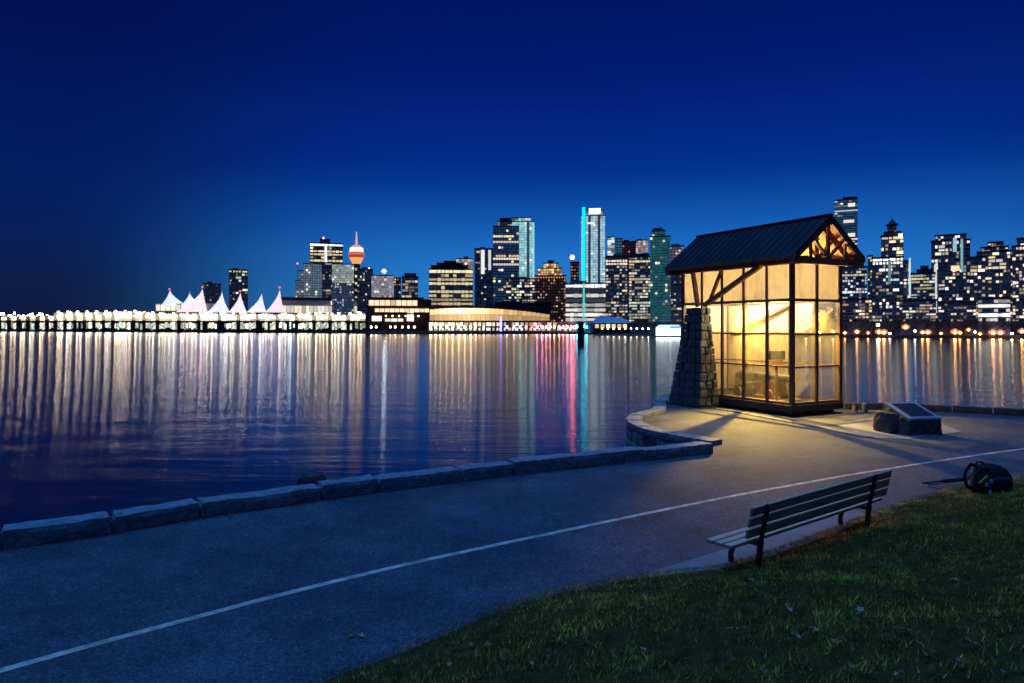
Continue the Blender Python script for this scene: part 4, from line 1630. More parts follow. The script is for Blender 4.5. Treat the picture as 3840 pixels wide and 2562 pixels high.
tower('ornate_tower', 'dark stepped tower with pointed spire and bright white shoulders', 1.16,
      [(872, 903, 258, None, style(3.5, 3.4, .66, .60, (P_, W_, C_), .36, 1.3, rows={0: sc((1, .96, .95), 1.6), 1: sc((1, .96, .95), 1.2)})),
       (867.5, 872, 255.5, None, style(2.4, 2.8, .6, .5, (W_, Y_), .4, 1.0)), (903, 911, 262, None, style(3.2, 3.4, .65, .6, (P_, W_), .4, 1.2)),
       (881, 903.5, 236, 258, style(3.6, 3.5, .68, .62, (P_, W_), .42, 1.4)), (884, 901, 232.5, 236, None), (887.5, 896.5, 225, 232.5, style(2.8, 2.8, .5, .5, (O_,), .3, .8))],
      spire=(892.2, 224, 218, 4.4), strips=((898.5, 902.5, 234.5, 238.5, sc((.9, 1, 1), 2.2)), (908.5, 910.6, 259, 297, sc((.55, .8, .9), .9)), (888, 891, 260, 284, sc((.2, .45, .6), .5))))
tower('stepped_block', 'low stepped block with green tinted floors between two dark towers', 1.12,
      [(911, 935, 274, None, style(3.2, 3.2, .85, .5, (V_, Y_), .3, .6, band=.35)), (917, 932, 270.5, 274, None), (921, 928, 267, 270.5, None)])
tower('dark_tower', 'wide dark tower with pale vertical strips and scattered bright windows', 1.16,
      [(931, 970, 241, None, style(3.6, 3.5, .68, .60, (P_, W_, C_), .28, 1.5, full=None, dim=(.006, .01, .02))), (935, 966, 235.5, 241, style(2.9, 2.8, .7, .6, (P_, W_), .2, 1.2))],
      strips=((953, 956.6, 238, 252, sc((.35, .62, .7), .9)), (960.5, 963, 240, 272, sc((.2, .45, .55), .9)), (934, 936.8, 264, 313, sc((.75, .8, .8), .9)), (951, 959.5, 266, 271, sc(W_, 1.1))))
tower('apartment_block', 'dark block with large scattered windows right of the wide dark tower', 1.08, [(970, 985.5, 258, None, style(3.7, 3.6, .72, .6, (P_, W_), .36, 1.6))])
tower('dark_tower', 'dark stepped tower with peach windows second from the right edge', 1.14,
      [(977, 1014, 252, None, style(3.6, 3.5, .70, .60, (P_, W_, Y_), .36, 1.5)), (981, 1008, 247.5, 252, style(3, 3, .7, .7, (P_,), .5, 1.4)), (988, 1003, 242.8, 247.5, style(3, 3, .7, .6, (W_,), .5, 1.0))])
tower('dark_tower', 'dark tower cut by the right edge of the view', 1.12,
      [(1012, 1050, 246, None, style(3.6, 3.5, .70, .60, (P_, W_, Y_), .38, 1.5)), (1017, 1044, 238.5, 246, style(3, 3, .6, .6, (P_,), .25, 1.2))])
tower('dark_tower', 'dark tower beyond the right edge of the view', 1.15, [(1054, 1095, 252, None, style(3.6, 3.5, .70, .60, (P_, W_, Y_), .36, 1.4))])
tower('low_block', 'low pale lit block with two long white bands among the right towers', 1.03,
      [(978, 1010, 299, None, style(4.2, 4.4, .95, .55, (V_, P_), .5, .8, rows={1: sc((.95, 1, .85), 1.3), 3: sc((1, 1, .9), 1.9)}))], facade='facade_pale')
tower('low_block', 'low block with pinkish lit floors below the ornate tower', 1.03, [(899, 936, 301, None, style(3.4, 3.2, .75, .5, (P_, V_, W_), .45, .9))])
tower('low_block', 'low block with reddish windows by the right wall of the shelter', 1.03, [(842, 872, 300, None, style(3.2, 3.2, .7, .5, (P_, O_, W_), .42, .9))])
tower('low_block', 'low dark block with warm windows under the wide dark tower', 1.02, [(938, 976, 303, None, style(3.2, 3.2, .7, .5, (P_, W_), .38, 1.0))])

# --- waterfront halls
hall = Far('convention_hall', 'long cream lit waterfront hall with a dark flat roof below the grey glass block', 'building', 323, 1.12)
mb = MB()
mb.box(hall.x(279), hall.x(367.5), 0, 40, 0, hall.z(300.5))
mb.build('wall', M['facade_pale'], hall.root)
mb = MB()
mb.hexa([(hall.x(279), -1, hall.z(300)), (hall.x(368.5), -1, hall.z(300.4)), (hall.x(368.5), 41, hall.z(300.4)), (hall.x(279), 41, hall.z(300)),
         (hall.x(281), -1, hall.z(297.3)), (hall.x(366), -1, hall.z(298.6)), (hall.x(366), 41, hall.z(298.6)), (hall.x(281), 41, hall.z(297.3))])
mb.build('roof', M['roof_dark'], hall.root)
mb = MB()
mb.box(hall.x(331), hall.x(345.5), -.5, -.003, hall.z(304.6), hall.z(301.2), sc((1, 1, 1), 1.5))
mb.build('light_panel', GLOW, hall.root)
n_ = 22
for q_ in range(n_):
    a = 283.5 + q_ * (366.5 - 283.5) / n_
    b = a + (366.5 - 283.5) / n_ - .5
    br = random.uniform(1.0, 2.2)
    mb = MB()
    mb.box(hall.x(a), hall.x(b), -.4, -.003, hall.z(313.0), hall.z(306), sc(random.choice(((1, .88, .7), (1, .8, .62), (1, .93, .8))), br * .5))
    mb.build('window', GLOW, hall.root)
    mb = MB()
    mb.box(hall.x(a), hall.x(b), -.4, -.003, hall.z(321), hall.z(313.6), sc((1, .92, .74), br * 3))
    mb.build('window', GLOW, hall.root)

term = Far('ferry_terminal', 'low terminal with peach lit eaves and a dark canopy left of the arched hall', 'building', 401, 1.0)
mb = MB()
mb.box(term.x(367.5), term.x(432), 4, 30, 0, term.z(299))
mb.build('wall', M['facade_brown'], term.root)
mb = MB()
mb.box(term.x(369), term.x(424), 2.5, 32, term.z(298.8), term.z(297.2))
mb.build('roof', M['roof_dark'], term.root)
for (a, b, y0_, y1_, col) in ((369, 418, 300.2, 305.5, sc((1, .72, .45), 1.1)), (375, 430, 308.5, 312, sc((1, .70, .42), 1.5)), (372, 382, 316, 321, sc((1, .9, .75), 2)),
                              (385, 404, 318.5, 321.5, sc((.9, .95, .8), 1.4)), (407, 414, 312.5, 321, sc((1, .95, .85), 2.5))):
    m_ = max(2, int((b - a) / 5))
    for q_ in range(m_):
        mb = MB()
        mb.box(term.x(a + (b - a) * q_ / m_), term.x(a + (b - a) * (q_ + .88) / m_), 3.4, 3.997, term.z(y1_), term.z(y0_), sc(col, random.uniform(.6, 1.25)))
        mb.build('window', GLOW, term.root)
mb = MB()
mb.box(term.x(377), term.x(436), -2, 3.2, term.z(314.6), term.z(313))
mb.build('canopy', M['roof_dark'], term.root)
for q_ in range(6):
    mb = MB()
    mb.sphere((term.x(386 + q_ * 6.5), -1, term.z(316)), .9, 8, 5, sc(random.choice((W_, O_, (1, .95, .85))), 5))
    mb.build('lamp', GLOW, term.root)

arch = Far('arched_hall', 'long low waterfront hall with a gently arched, brightly uplit peach wall', 'building', 486, 1.0)
xs_ = np.linspace(429, 551, 32)
def arch_top(px):
    t = (px - 470) / 80
    return 305.8 + 5.5 * max(0, t) ** 2 * 1.2 + 3 * max(0, -t * 1.6) ** 3
mb = MB()
rf = MB()
for a, b in zip(xs_[:-1], xs_[1:]):
    za, zb_ = arch.z(arch_top(a) + 1.4), arch.z(arch_top(b) + 1.4)
    A, B = arch.x(a), arch.x(b)
    mb.hexa([(A, 0, 0), (B, 0, 0), (B, 30, 0), (A, 30, 0), (A, 0, za), (B, 0, zb_), (B, 30, zb_), (A, 30, za)])
    rf.hexa([(A, -2, za + .02), (B, -2, zb_ + .02), (B, 32, zb_ + .02), (A, 32, za + .02), (A, -2, za + 1.3), (B, -2, zb_ + 1.3), (B, 32, zb_ + 1.3), (A, 32, za + 1.3)])
mb.build('wall', M['facade_brown'], arch.root)
rf.build('roof', M['roof_dark'], arch.root)
n_ = 26
for q_ in range(n_):
    a = 430 + q_ * 120 / n_
    b = a + 120 / n_ - .25
    t = arch_top((a + b) / 2) + 2.4
    pk = math.exp(-((a - 462) / 26) ** 2)
    mid = t + (321 - t) * .45
    for (y0_, y1_, s_) in ((t, mid, .75 + 2.6 * pk), (mid + .25, 320.6, .5 + .7 * pk)):
        mb = MB()
        mb.box(arch.x(a), arch.x(b), -.4, -.003, arch.z(y1_), arch.z(y0_), sc((1, .60, .27), s_ * random.uniform(.8, 1.2)))
        mb.build('window', GLOW, arch.root)  # uplight on the wall put in as glowing window panels

# low dark roof behind arched hall
ds_ = tower('warehouse', 'low black roofed warehouse behind the right end of the arched hall', 1.1, [(494, 551, 303.5, None, None)], facade='roof_dark')

# marina quay
quay = Far('marina_quay', 'long lit marina quay with rows of lamps along the centre waterline', 'quay', 510, .985)
mb = MB()
mb.box(quay.x(369), quay.x(650), -4, 8, -1.7, quay.z(331.3))
mb.build('deck', M['concrete'], quay.root)
mb = MB()
mb.box(quay.x(428), quay.x(590), 2, 7, quay.z(331.2), quay.z(321.8))
mb.build('wall', M['roof_dark'], quay.root)
px_ = 429.0
while px_ < 585:
    w_ = random.uniform(1.6, 5)
    g_ = random.uniform(.4, 2.0)
    if px_ < 500:
        col, s1, s2 = (1, .88, .58), random.uniform(.5, 2.2), random.uniform(.5, 1.8)
    else:
        col, s1, s2 = random.choice(((1, .7, .5), (.9, .93, 1), (1, .45, .42), (1, .62, .3), (.45, .6, 1))), random.uniform(.25, 1.6), random.uniform(.25, 1.6)
    if px_ < 505 or random.random() < .75:
        mb = MB()
        mb.box(quay.x(px_), quay.x(px_ + w_), 1.4, 1.997, quay.z(326), quay.z(322.5), sc(col, s1))
        mb.build('window', GLOW, quay.root)
    mb = MB()
    mb.box(quay.x(px_), quay.x(px_ + w_ * .8), 1.4, 1.997, quay.z(330.5), quay.z(327.8), sc(col, s2))
    mb.build('window', GLOW, quay.root)
    px_ += w_ + g_
mb = MB()
mb.box(quay.x(500), quay.x(501.8), -3.6, -2.4, quay.z(335), quay.z(316.5), sc((.16, .12, 1), 7))
mb.build('purple_light_column', GLOW, quay.root)
for (lx, col, st_) in ((372, (1, .75, .5), 9), (377, (1, .5, .35), 7), (391, (1, .45, .34), 7), (396, (1, .5, .36), 9), (403, (1, .42, .3), 8), (409, (.7, .8, 1), 6), (415, (1, .55, .42), 7),
                     (431, (1, .66, .34), 18), (436, (1, .72, .36), 26), (441, (1, .76, .42), 22), (447, (1, .72, .36), 30), (453, (1, .70, .34), 34), (459, (1, .74, .38), 34), (465, (1, .7, .34), 34), (471, (1, .72, .38), 30), (476, (1, .66, .32), 14),
                     (484, (.9, .8, .7), 5), (507, (1, .8, .6), 9), (514, (.85, .85, .9), 8), (520, (1, .62, .4), 8), (526, (1, .5, .4), 9), (537, (1, .20, .26), 46), (542, (1, .24, .32), 44), (546, (1, .3, .3), 34), (550, (1, .36, .22), 28), (554, (1, .4, .16), 24), (559, (1, .46, .22), 20), (563, (1, .3, .24), 26), (567, (1, .2, .28), 40), (571, (1, .16, .3), 56), (574, (1, .2, .32), 40), (577, (.1, .8, 1), 30), (580, (.04, .78, 1), 48), (583, (.02, .75, 1), 56), (586, (.02, .7, 1), 44), (594, (.75, .95, .85), 8), (600, (.8, .95, .8), 7), (607, (.8, .92, .75), 8), (614, (.8, .95, .8), 6)):
    mb = MB()
    mb.box(quay.x(lx - .7), quay.x(lx + .7), -3.8, -3.1, quay.z(327.9), quay.z(326.1), sc(col, st_ * 2.5))
    mb.build('lamp', GLOW, quay.root)  # added and coloured to lay the light streaks on the water
    mb = MB()
    mb.box(quay.x(lx - .15), quay.x(lx + .15), -3.6, -3.3, quay.z(331.3), quay.z(328.6))
    mb.build('lamp_post', M['roof_dark'], quay.root)
for (lx, ly, col) in ((532, 327, (6, .6, 1.2)), (541, 326, (1.5, 2, 9)), (548, 325, (3, .3, 6)), (566, 326, (8, .8, 1.2)), (561, 328, (7, .8, 1.8)), (572, 327, (9, .9, 1.4)), (577, 325.5, (.5, 4, 8))):
    mb = MB()
    mb.sphere((quay.x(lx), -2, quay.z(ly)), 1.0, 8, 5, col)
    mb.build('lamp', GLOW, quay.root)

# boathouse
bh = Far('boathouse', 'low boathouse with a pale blue pitched roof and orange lit openings by the quay', 'building', 611, .985)
mb = MB()
mb.box(bh.x(593), bh.x(630), 0, 14, .2, bh.z(323))
mb.build('wall', M['roof_dark'], bh.root)
mb = MB()
mb.hexa([(bh.x(591), -2, bh.z(323)), (bh.x(632), -2, bh.z(323)), (bh.x(632), 16, bh.z(323)), (bh.x(591), 16, bh.z(323)),
         (bh.x(600), 6, bh.z(315.2)), (bh.x(622), 6, bh.z(317.8)), (bh.x(622), 8, bh.z(317.8)), (bh.x(600), 8, bh.z(315.2))])
mb.build('roof', M['facade_pale'], bh.root)
for q_ in range(6):
    mb = MB()
    a = 595 + q_ * 5.6
    mb.box(bh.x(a), bh.x(a + 3.8), -.3, -.003, bh.z(328), bh.z(324.2), sc(random.choice(((1, .6, .25), (1, .75, .4))), random.uniform(.8, 2.2)))
    mb.build('window', GLOW, bh.root)
fd = Far('floating_dock', 'low floating dock with a row of white lamps right of the boathouse', 'dock', 632, .95)
mb = MB()
mb.box(fd.x(594), fd.x(655), -2, 4, WATER - LANDZ - .3, WATER - LANDZ + .8)
mb.build('deck', M['facade_teal'], fd.root)
for q_ in range(9):
    a = 602 + q_ * 5.8
    mb = MB()
    mb.tube([(fd.x(a), 0, WATER - LANDZ + .8), (fd.x(a), 0, 3.2)], .12, 6)
    mb.build('lamp_post', M['roof_dark'], fd.root)
    mb = MB()
    mb.sphere((fd.x(a), 0, 3.5), .55, 8, 5, sc(random.choice((V_, W_, (.85, 1, .9))), random.uniform(8, 26)))
    mb.build('lamp_globe', GLOW, fd.root)

# white tented barge
bg_ = Far('covered_barge', 'brilliant white lit covered barge moored left of the stone pier', 'barge', 668, .9)
wz = WATER - LANDZ
mb = MB()
mb.hexa([(bg_.x(655.5), 0, wz - .4), (bg_.x(680), 0, wz - .4), (bg_.x(680), 8, wz - .4), (bg_.x(655.5), 8, wz - .4),
         (bg_.x(654), -.6, wz + .9), (bg_.x(682), -.6, wz + .9), (bg_.x(682), 8.6, wz + .9), (bg_.x(654), 8.6, wz + .9)])
mb.build('hull', M['roof_dark'], bg_.root)
mb = MB()
for q_ in range(6):
    a = 656 + q_ * 4.1
    mb = MB()
    mb.box(bg_.x(a), bg_.x(a + 3.8), .2, 7, wz + .92, bg_.z(328.2), sc((.86, .93, 1.0), random.uniform(4, 7)))
    mb.build('lit_panel', GLOW, bg_.root)
mb = MB()
mb.hexa([(bg_.x(655), -.3, bg_.z(328)), (bg_.x(681.5), -.3, bg_.z(328)), (bg_.x(681.5), 8, bg_.z(328)), (bg_.x(655), 8, bg_.z(328)),
         (bg_.x(659), 1.5, bg_.z(324.8)), (bg_.x(679), 1.5, bg_.z(324.8)), (bg_.x(679), 6, bg_.z(324.8)), (bg_.x(659), 6, bg_.z(324.8))], (.75, .95, 1.05))
mb.build('canopy', GLOW, bg_.root)
mb = MB()
mb.box(bg_.x(670), bg_.x(680.5), -.6, -.31, bg_.z(328.6), bg_.z(326.2), (.08, .6, 1.2))
mb.build('blue_light', GLOW, bg_.root)

# channel marker
cm = Far('channel_marker', 'dark channel marker pile standing in the water below the cyan edged tower', 'marker', 580.8, .43)
mb = MB()
mb.lathe([(1.25, wz - 1), (1.2, cm.z(328)), (1.05, cm.z(323.5))], (0, 0, 0), 12)
mb.build('pile', M['wet_stone'], cm.root)
mb = MB()
mb.lathe([(1.5, cm.z(323.5)), (1.5, cm.z(322.8)), (.2, cm.z(321.4))], (0, 0, 0), 12)
mb.build('cap', M['roof_dark'], cm.root)

ORD = ['first', 'second', 'third', 'fourth', 'fifth', 'sixth', 'seventh', 'eighth', 'ninth', 'tenth', 'eleventh', 'twelfth', 'thirteenth', 'fourteenth', 'fifteenth', 'sixteenth', 'seventeenth', 'eighteenth', 'nineteenth', 'twentieth']
# ---- cruise pier with sails
PA, PB = at(-120, 1180), at(374, 716)
def pier_pt(px, off=0.0):
    t = (px - 512) / F
    dx, dy = PB.x - PA.x, PB.y - PA.y
    s_ = (t * PA.y - PA.x) / (dx - t * dy)
    p = Vector((PA.x + dx * s_, PA.y + dy * s_, 0))
    n = Vector((-dy, dx, 0)).normalized()     # away from the viewer
    return p + n * off
pier = thing('cruise_pier', 'long brightly lit two level cruise pier stretching along the left waterline', 'pier')
def pbox(mbx, px0, px1, py0, py1, o0, o1, col=None):
    a0, b0_ = pier_pt(px0, o0), pier_pt(px1, o0)
    a1_, b1_ = pier_pt(px0, o1), pier_pt(px1, o1)
    D0, D1 = a0.y, b0_.y
    if py1 < py0:
        py0, py1 = py1, py0
    zt0, zt1 = zpy(py0, D0), zpy(py0, D1)
    zb0, zb1 = zpy(py1, D0), zpy(py1, D1)
    mbx.hexa([(a0.x, a0.y, zb0), (b0_.x, b0_.y, zb1), (b1_.x, b1_.y, zb1), (a1_.x, a1_.y, zb0),
              (a0.x, a0.y, zt0), (b0_.x, b0_.y, zt1), (b1_.x, b1_.y, zt1), (a1_.x, a1_.y, zt0)], col)
SEG = [-110, -60, 0, 50, 140, 200, 280, 374]
def rooft(px):
    return float(np.interp(px, [-100, 50, 55, 140, 141, 374], [314.5, 314.5, 311, 310, 311.5, 313]))
for a, b in zip(SEG[:-1], SEG[1:]):
    mb = MB()
    pbox(mb, a, b, rooft(a + 1) + .6, 331.0, .6, 30)
    mb.build('wall', M['roof_dark'], pier)
    mb = MB()
    pbox(mb, a, b, 321.0, 321.5, -1.2, .6)
    mb.build('walkway', M['roof_dark'], pier)
    mb = MB()
    a0, b0_ = pier_pt(a, -3), pier_pt(b, -3)
    a1_, b1_ = pier_pt(a, 31), pier_pt(b, 31)
    mb.hexa([(a0.x, a0.y, -3.4), (b0_.x, b0_.y, -3.4), (b1_.x, b1_.y, -3.4), (a1_.x, a1_.y, -3.4), (a0.x, a0.y, -1.9), (b0_.x, b0_.y, -1.9), (b1_.x, b1_.y, -1.9), (a1_.x, a1_.y, -1.9)])
    mb.build('deck', M['wet_stone'], pier)
gaps = [-96.5, -87, -77.5, -68, -58.5, -49, -39.5, -30, -20.5, -10.5, -1, 8.7, 18.3, 27.8, 37.3, 46.9, 55.6, 65.1, 74.7, 84.2, 93.7, 103.3, 112.8, 133.5, 143.8, 157.3, 178.7, 198.6, 219.2, 238.3, 257.4, 277.2, 296.3, 313.8, 330, 348, 367]
tintL = ((1, .84, .56), (1, .86, .62), (1, .78, .50))
for a, b in zip(gaps[:-1], gaps[1:]):
    w_ = b - a
    gp = (2.3 if a < 50 else 1.8) if w_ < 12 else 1.9
    if a > 195 and a < 290:
        tl = random.choice((((1, .80, .74)), (.96, .95, .92), (1, .86, .72)))
    else:
        tl = random.choice(tintL)
    s_ = random.uniform(13, 19) if a < 120 else random.uniform(15, 24)
    nsub = max(1, int(w_ / 5))
    top = rooft((a + b) / 2) + 1.2
    x_ = a + gp
    wid = (w_ - 2 * gp) / nsub
    u_ = x_ + random.uniform(.2, .8)
    step = 2.6 if a < 120 else 3.4
    while u_ < b - gp - .6:
        hw = random.uniform(.3, .55)
        yl = random.uniform(312.5, 317.5)
        tl2 = random.choice(((1, .80, .50), (1, .74, .42), (1, .86, .64), (1, .66, .36), (1, .72, .62)) if not 195 < a < 290 else ((1, .62, .55), (.92, .95, 1), (1, .80, .60), (1, .86, .64)))
        mb = MB()
        pbox(mb, u_ - hw, u_ + hw, yl - 1.0, yl + 1.0, -.9, -.15, sc(tl2, random.uniform(25, 85)))
        mb.build('lamp', GLOW, pier)  # narrow emitters added to draw sharp streaks in the water reflection
        u_ += step * random.uniform(.6, 1.5)
    for q_ in range(nsub):
        m1 = .12 * s_ * random.uniform(.4, 1.4)
        tt = top + random.uniform(-.8, 1.2)
        lo_y = 320.8
        m0, m2 = tt + (lo_y - tt) * random.uniform(.15, .3), tt + (lo_y - tt) * random.uniform(.62, .8)
        for (y0_, y1_, s0_) in ((tt, m0, random.uniform(.6, 1.3)), (m0 + .08, m2, m1 * 1.7), (m2 + .08, lo_y, random.uniform(.6, 1.3))):
            mb = MB()
            pbox(mb, x_ + random.uniform(.1, .5), x_ + wid - random.uniform(.1, .5), y0_, y1_, -.1, .55, sc(tl, s0_))
            mb.build('lit_bay', GLOW, pier)
        u_ = x_
        while u_ < x_ + wid - .6:
            v_ = min(x_ + wid, u_ + random.uniform(1.1, 3.0))
            if random.random() < .86:
                y0_ = 321.8 + random.uniform(0, 2.0)
                y1_ = 329.9 - random.uniform(0, 2.4)
                mb = MB()
                pbox(mb, u_ + .12, v_ - .12, y0_, y1_, -.1, .55, sc(random.choice(((.78, .92, .66), (1, .92, .70), (.7, .9, .7), (1, .96, .85))), random.choice((.35, .6, .8, 1.0, 1.5, 2.2))))
                mb.build('lit_bay', GLOW, pier)
            u_ = v_
        x_ += wid
    # piers between, given a weak glow that leaves dark gaps in the reflection
    mb = MB()
    pbox(mb, a - gp + .2, a + gp - .2, top + .8, 320.2, .0, .55, sc((1, .8, .5), .5 if a > 50 else .12))
    mb.build('pier_panel', GLOW, pier)
    mb = MB()
    pbox(mb, a - .3, a + .3, 321.9, 331, -.8, .58)
    mb.build('column', M['roof_dark'], pier)
    # truss diagonals of the lower level
    for (u0, u1) in ((a + .6, a + w_ / 2), (b - .6, a + w_ / 2)):
        p0, p1 = pier_pt(u0, -.6), pier_pt(u1, -.6)
        mb = MB()
        mb.bar((p0.x, p0.y, zpy(322.4, p0.y)), (p1.x, p1.y, zpy(330, p1.y)), .4, .5)
        mb.build('brace', M['leaf_dark'], pier)
# roof lamps on the pier
PLAB = ['beyond the left edge, outermost', 'beyond the left edge, second', 'beyond the left edge, third', 'beyond the left edge, fourth', 'cut by the left edge of the view'] + [f'{o} from the left picture edge' for o in ORD]
for q_ in range(24):
    px_ = -40 + q_ * 9.55 if q_ < 10 else 57 + (q_ - 10) * 9.55
    if px_ > 150:
        break
    p = pier_pt(px_, 2)
    yl = rooft(px_) + 1.5
    t = thing('pier_lamp', f'round warm lamp on the left pier roof, {PLAB[q_]}', 'lamp', (p.x, p.y, zpy(rooft(px_) + .5, p.y)), 0, 'roof lamps along the left pier')
    h_ = zpy(yl, p.y) - zpy(rooft(px_) + .5, p.y)
    mb = MB()
    mb.tube([(0, 0, 0), (0, 0, h_)], .2, 6)
    mb.build('post', M['roof_dark'], t)
    mb = MB()
    mb.sphere((0, 0, h_ + .3), 1.8, 10, 6, sc((1, .78, .44), random.uniform(5, 9)))
    mb.build('globe', GLOW, t)

def fabric_mat(name, c, e):  # floodlighting on the sails put in as a glow of the fabric
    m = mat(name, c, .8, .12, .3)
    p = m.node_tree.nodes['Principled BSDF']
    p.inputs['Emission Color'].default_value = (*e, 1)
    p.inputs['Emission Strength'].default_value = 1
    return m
SW = fabric_mat('glowing_white_fabric', (.8, .8, .82), (.78, .80, .88))
SP = fabric_mat('glowing_pink_fabric', (.8, .7, .7), (1.0, .76, .72))
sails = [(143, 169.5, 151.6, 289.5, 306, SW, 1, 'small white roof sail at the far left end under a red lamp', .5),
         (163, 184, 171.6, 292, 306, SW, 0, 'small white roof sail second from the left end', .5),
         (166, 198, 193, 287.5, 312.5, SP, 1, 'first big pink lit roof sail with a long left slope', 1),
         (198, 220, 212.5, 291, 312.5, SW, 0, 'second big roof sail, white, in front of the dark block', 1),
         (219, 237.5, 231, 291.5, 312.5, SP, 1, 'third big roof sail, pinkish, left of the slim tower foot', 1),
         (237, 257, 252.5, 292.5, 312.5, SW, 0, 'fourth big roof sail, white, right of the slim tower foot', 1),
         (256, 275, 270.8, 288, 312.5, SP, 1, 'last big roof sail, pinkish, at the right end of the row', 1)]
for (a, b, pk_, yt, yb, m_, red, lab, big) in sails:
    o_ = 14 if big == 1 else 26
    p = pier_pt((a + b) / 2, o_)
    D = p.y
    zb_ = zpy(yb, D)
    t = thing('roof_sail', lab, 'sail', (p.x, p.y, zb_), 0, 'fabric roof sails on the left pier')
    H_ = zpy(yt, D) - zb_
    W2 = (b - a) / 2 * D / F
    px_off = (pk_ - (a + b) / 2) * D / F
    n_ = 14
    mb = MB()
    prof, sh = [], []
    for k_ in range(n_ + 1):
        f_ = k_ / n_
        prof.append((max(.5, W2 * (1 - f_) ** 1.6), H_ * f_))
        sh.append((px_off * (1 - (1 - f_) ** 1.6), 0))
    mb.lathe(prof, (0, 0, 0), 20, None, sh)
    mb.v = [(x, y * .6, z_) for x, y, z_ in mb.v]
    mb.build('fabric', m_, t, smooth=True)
    mb = MB()
    mb.tube([(px_off, 0, H_ * .9), (px_off, 0, H_ * 1.03)], .5, 8)
    mb.build('mast', M['facade_pale'], t)
    if red:
        mb = MB()
        mb.sphere((px_off - .3, 0, H_ * 1.02), 1.3, 8, 6, (1.6, .18, .3))
        mb.build('lamp', GLOW, t)
hh_ = thing('pier_hall', 'cream walled hall block under the small sails at the left end of the sail row', 'building')
mb = MB()
pbox(mb, 139.5, 200, 303.5, 311.4, 22, 40)
mb.build('wall', mat('cream_wall', (.6, .55, .45), .8, .1, .2), hh_)
for q_ in range(6):
    mb = MB()
    pbox(mb, 141 + q_ * 5, 145 + q_ * 5, 304.6, 310.6, 21.4, 21.99, sc((1, .88, .68), random.uniform(.8, 1.3)))
    mb.build('window', GLOW, hh_)

# ---- right shore trees and lamps
def shore_tree(px, pyt, wpx, k, label, trunk=True, leafm='leaf_dark', seed=0):
    fb = Far('shore_tree', label, 'tree', px, k, 'trees along the right shore')
    rr = random.Random(seed)
    H_ = fb.z(pyt)
    w_ = wpx * fb.kx / 2
    mb = MB()
    mb.tube([(0, 0, 0), (.2, 0, H_ * .3), (0, 0, H_ * .75)], [.35, .28, .08], 6)
    for q_ in range(6):
        an = rr.uniform(0, 6.28)
        z_ = H_ * rr.uniform(.3, .6)
        mb.tube([(0, 0, z_), (math.cos(an) * w_ * .6, math.sin(an) * w_ * .6, z_ + H_ * .25)], [.15, .04], 5)
    mb.build('trunk', M['bark'], fb.root)
    mb = MB()
    cl = [(rr.gauss(0, .42) * w_, rr.gauss(0, .42) * w_, H_ * (.35 + .55 * rr.random())) for _ in range(13)]
    for (x, y, z_) in cl:
        for _ in range(38):
            rad = .34 * w_
            p = Vector((x + rr.gauss(0, rad), y + rr.gauss(0, rad), min(H_, max(.8, z_ + rr.gauss(0, rad * .8)))))
            d1 = Vector((rr.gauss(0, 1), rr.gauss(0, 1), rr.gauss(0, 1))).normalized() * rr.uniform(.25, .55)
            d2 = Vector((rr.gauss(0, 1), rr.gauss(0, 1), rr.gauss(0, 1))).normalized() * rr.uniform(.25, .55)
            mb.tri(p - d1, p + d1, p + d2)
    mb.build('crown', M[leafm], fb.root)
TLAB = ['dark bushy tree at the left foot of the cream banded block', 'dark bushy tree in front of the teal tower, taller than its neighbour', 'dark bushy tree just left of the white covered barge']
TLAB += [f'dark bushy shore tree, {ORD[i]} to the right of the shelter wall' for i in range(16)]
TLAB += [f'dark bushy shore tree behind the shelter glass, {ORD[i]} from its left side' for i in range(5)]
OLAB = [f'orange sodium street lamp of the right shore, {ORD[i]} rightwards from the shelter wall' for i in range(17)]
OLAB += [f'orange sodium street lamp seen through the shelter glass, {ORD[i]} from the left' for i in range(5)]
tspec = [(637, 316, 13), (646, 313.5, 12), (655, 318, 11), (846, 319, 15), (861, 316.5, 15), (872, 320, 13), (889, 316, 16), (899, 320.5, 13), (913, 317, 16), (928, 315.5, 17), (938, 319, 15), (948, 314.5, 17), (963, 318, 15), (974, 316.5, 15), (985, 319, 14), (1003, 318, 17), (1012, 316, 15), (1026, 318, 16), (1042, 316, 16), (700, 315, 17), (735, 318, 18), (765, 317, 16), (800, 318, 18), (822, 316, 16)]
for i_, (px, yt, w_) in enumerate(tspec):
    where = ('left of the white barge' if px < 660 else 'seen through the shelter' if px < 835 else 'on the right shore')
    shore_tree(px, yt, w_, 1.012, TLAB[i_], seed=i_)
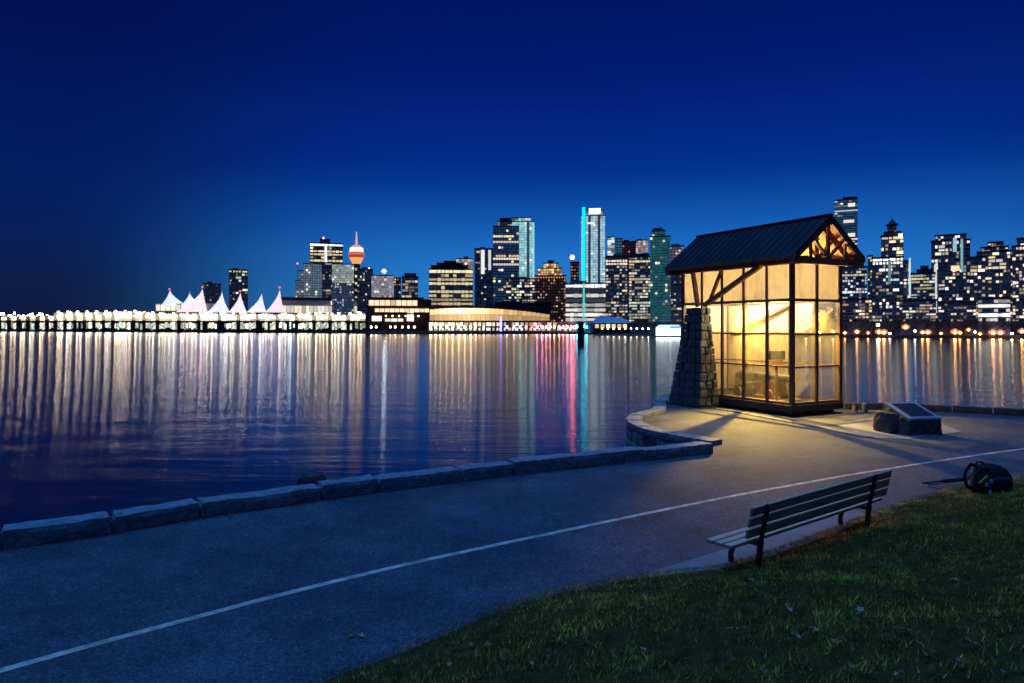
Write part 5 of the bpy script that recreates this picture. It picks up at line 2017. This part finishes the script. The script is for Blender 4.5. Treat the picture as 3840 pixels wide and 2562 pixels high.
olamps = [(857, 332, 1), (879, 332.3, 1.2), (884, 332.6, 1.2), (905.6, 327.5, 1.2), (922.5, 332.6, .8), (928, 332.6, 1.1), (955, 332.4, 1.3), (960, 333, .7), (968.5, 330, .7), (993, 333, 1.3), (1000.5, 333, 1.2), (1022, 331.6, 1.1), (845, 333, .6), (1040, 332, 1), (868, 333, .5), (941, 333.5, .5), (980, 334, .6),
          (760, 332, .9), (790, 331, 1), (806, 332, 1), (820, 332.4, .9), (833, 331.5, .9)]
olamps = sorted([o for o in olamps if o[0] > 840]) + sorted([o for o in olamps if o[0] < 840])
for i_, (px, yl, r_) in enumerate(olamps):
    fb = Far('street_lamp', OLAB[i_], 'street lamp', px, .998, 'orange lamps along the right shore')
    mb = MB()
    mb.tube([(0, 0, -1.2), (0, 0, fb.z(yl))], .1, 6)
    mb.build('post', M['roof_dark'], fb.root)
    mb = MB()
    mb.sphere((0, -.1, fb.z(yl)), .42 * r_ + .2, 10, 6, sc((1, .43, .12), 34 + 20 * r_))
    mb.build('globe', GLOW, fb.root)
    mb = MB()
    mb.lathe([(.4, -1.0 * r_), (1.5 * r_ + .3, -.3), (1.4 * r_ + .3, .7 * r_ + .2), (.3, 1.5 * r_ + .3)], (0, 2.2, fb.z(yl)), 10, (1.0, .24, .04))
    mb.build('shade', GLOW, fb.root)  # orange halo round the lamp put in as a glowing shell
fb = Far('street_lamp', 'single white street lamp above the orange lamps right of the shelter', 'street lamp', 878, .999, 'white lamps along the right shore')
mb = MB()
mb.tube([(0, 0, -1.2), (0, 0, fb.z(325))], .1, 6)
mb.build('post', M['roof_dark'], fb.root)
mb = MB()
mb.sphere((0, -.1, fb.z(325)), .9, 10, 6, sc((.9, 1, .98), 14))
mb.build('globe', GLOW, fb.root)
for (px, yl, c_, lab) in ((915, 331, (.8, .95, 1), 'white waterside lamp between the two pairs of orange lamps'), (975, 332, (1, .9, .6), 'pale yellow waterside lamp left of the brightest orange pair'), (1012, 333.5, (1, .95, .6), 'pale yellow waterside lamp near the right edge'), (890, 333.5, (1, .75, .7), 'pinkish waterside lamp right of the white street lamp')):
    fb = Far('street_lamp', lab, 'street lamp', px, .997, 'white lamps along the right shore')
    mb = MB()
    mb.tube([(0, 0, -1.2), (0, 0, fb.z(yl))], .1, 6)
    mb.build('post', M['roof_dark'], fb.root)
    mb = MB()
    mb.sphere((0, -.1, fb.z(yl)), .55, 10, 6, sc(c_, 26))
    mb.build('globe', GLOW, fb.root)
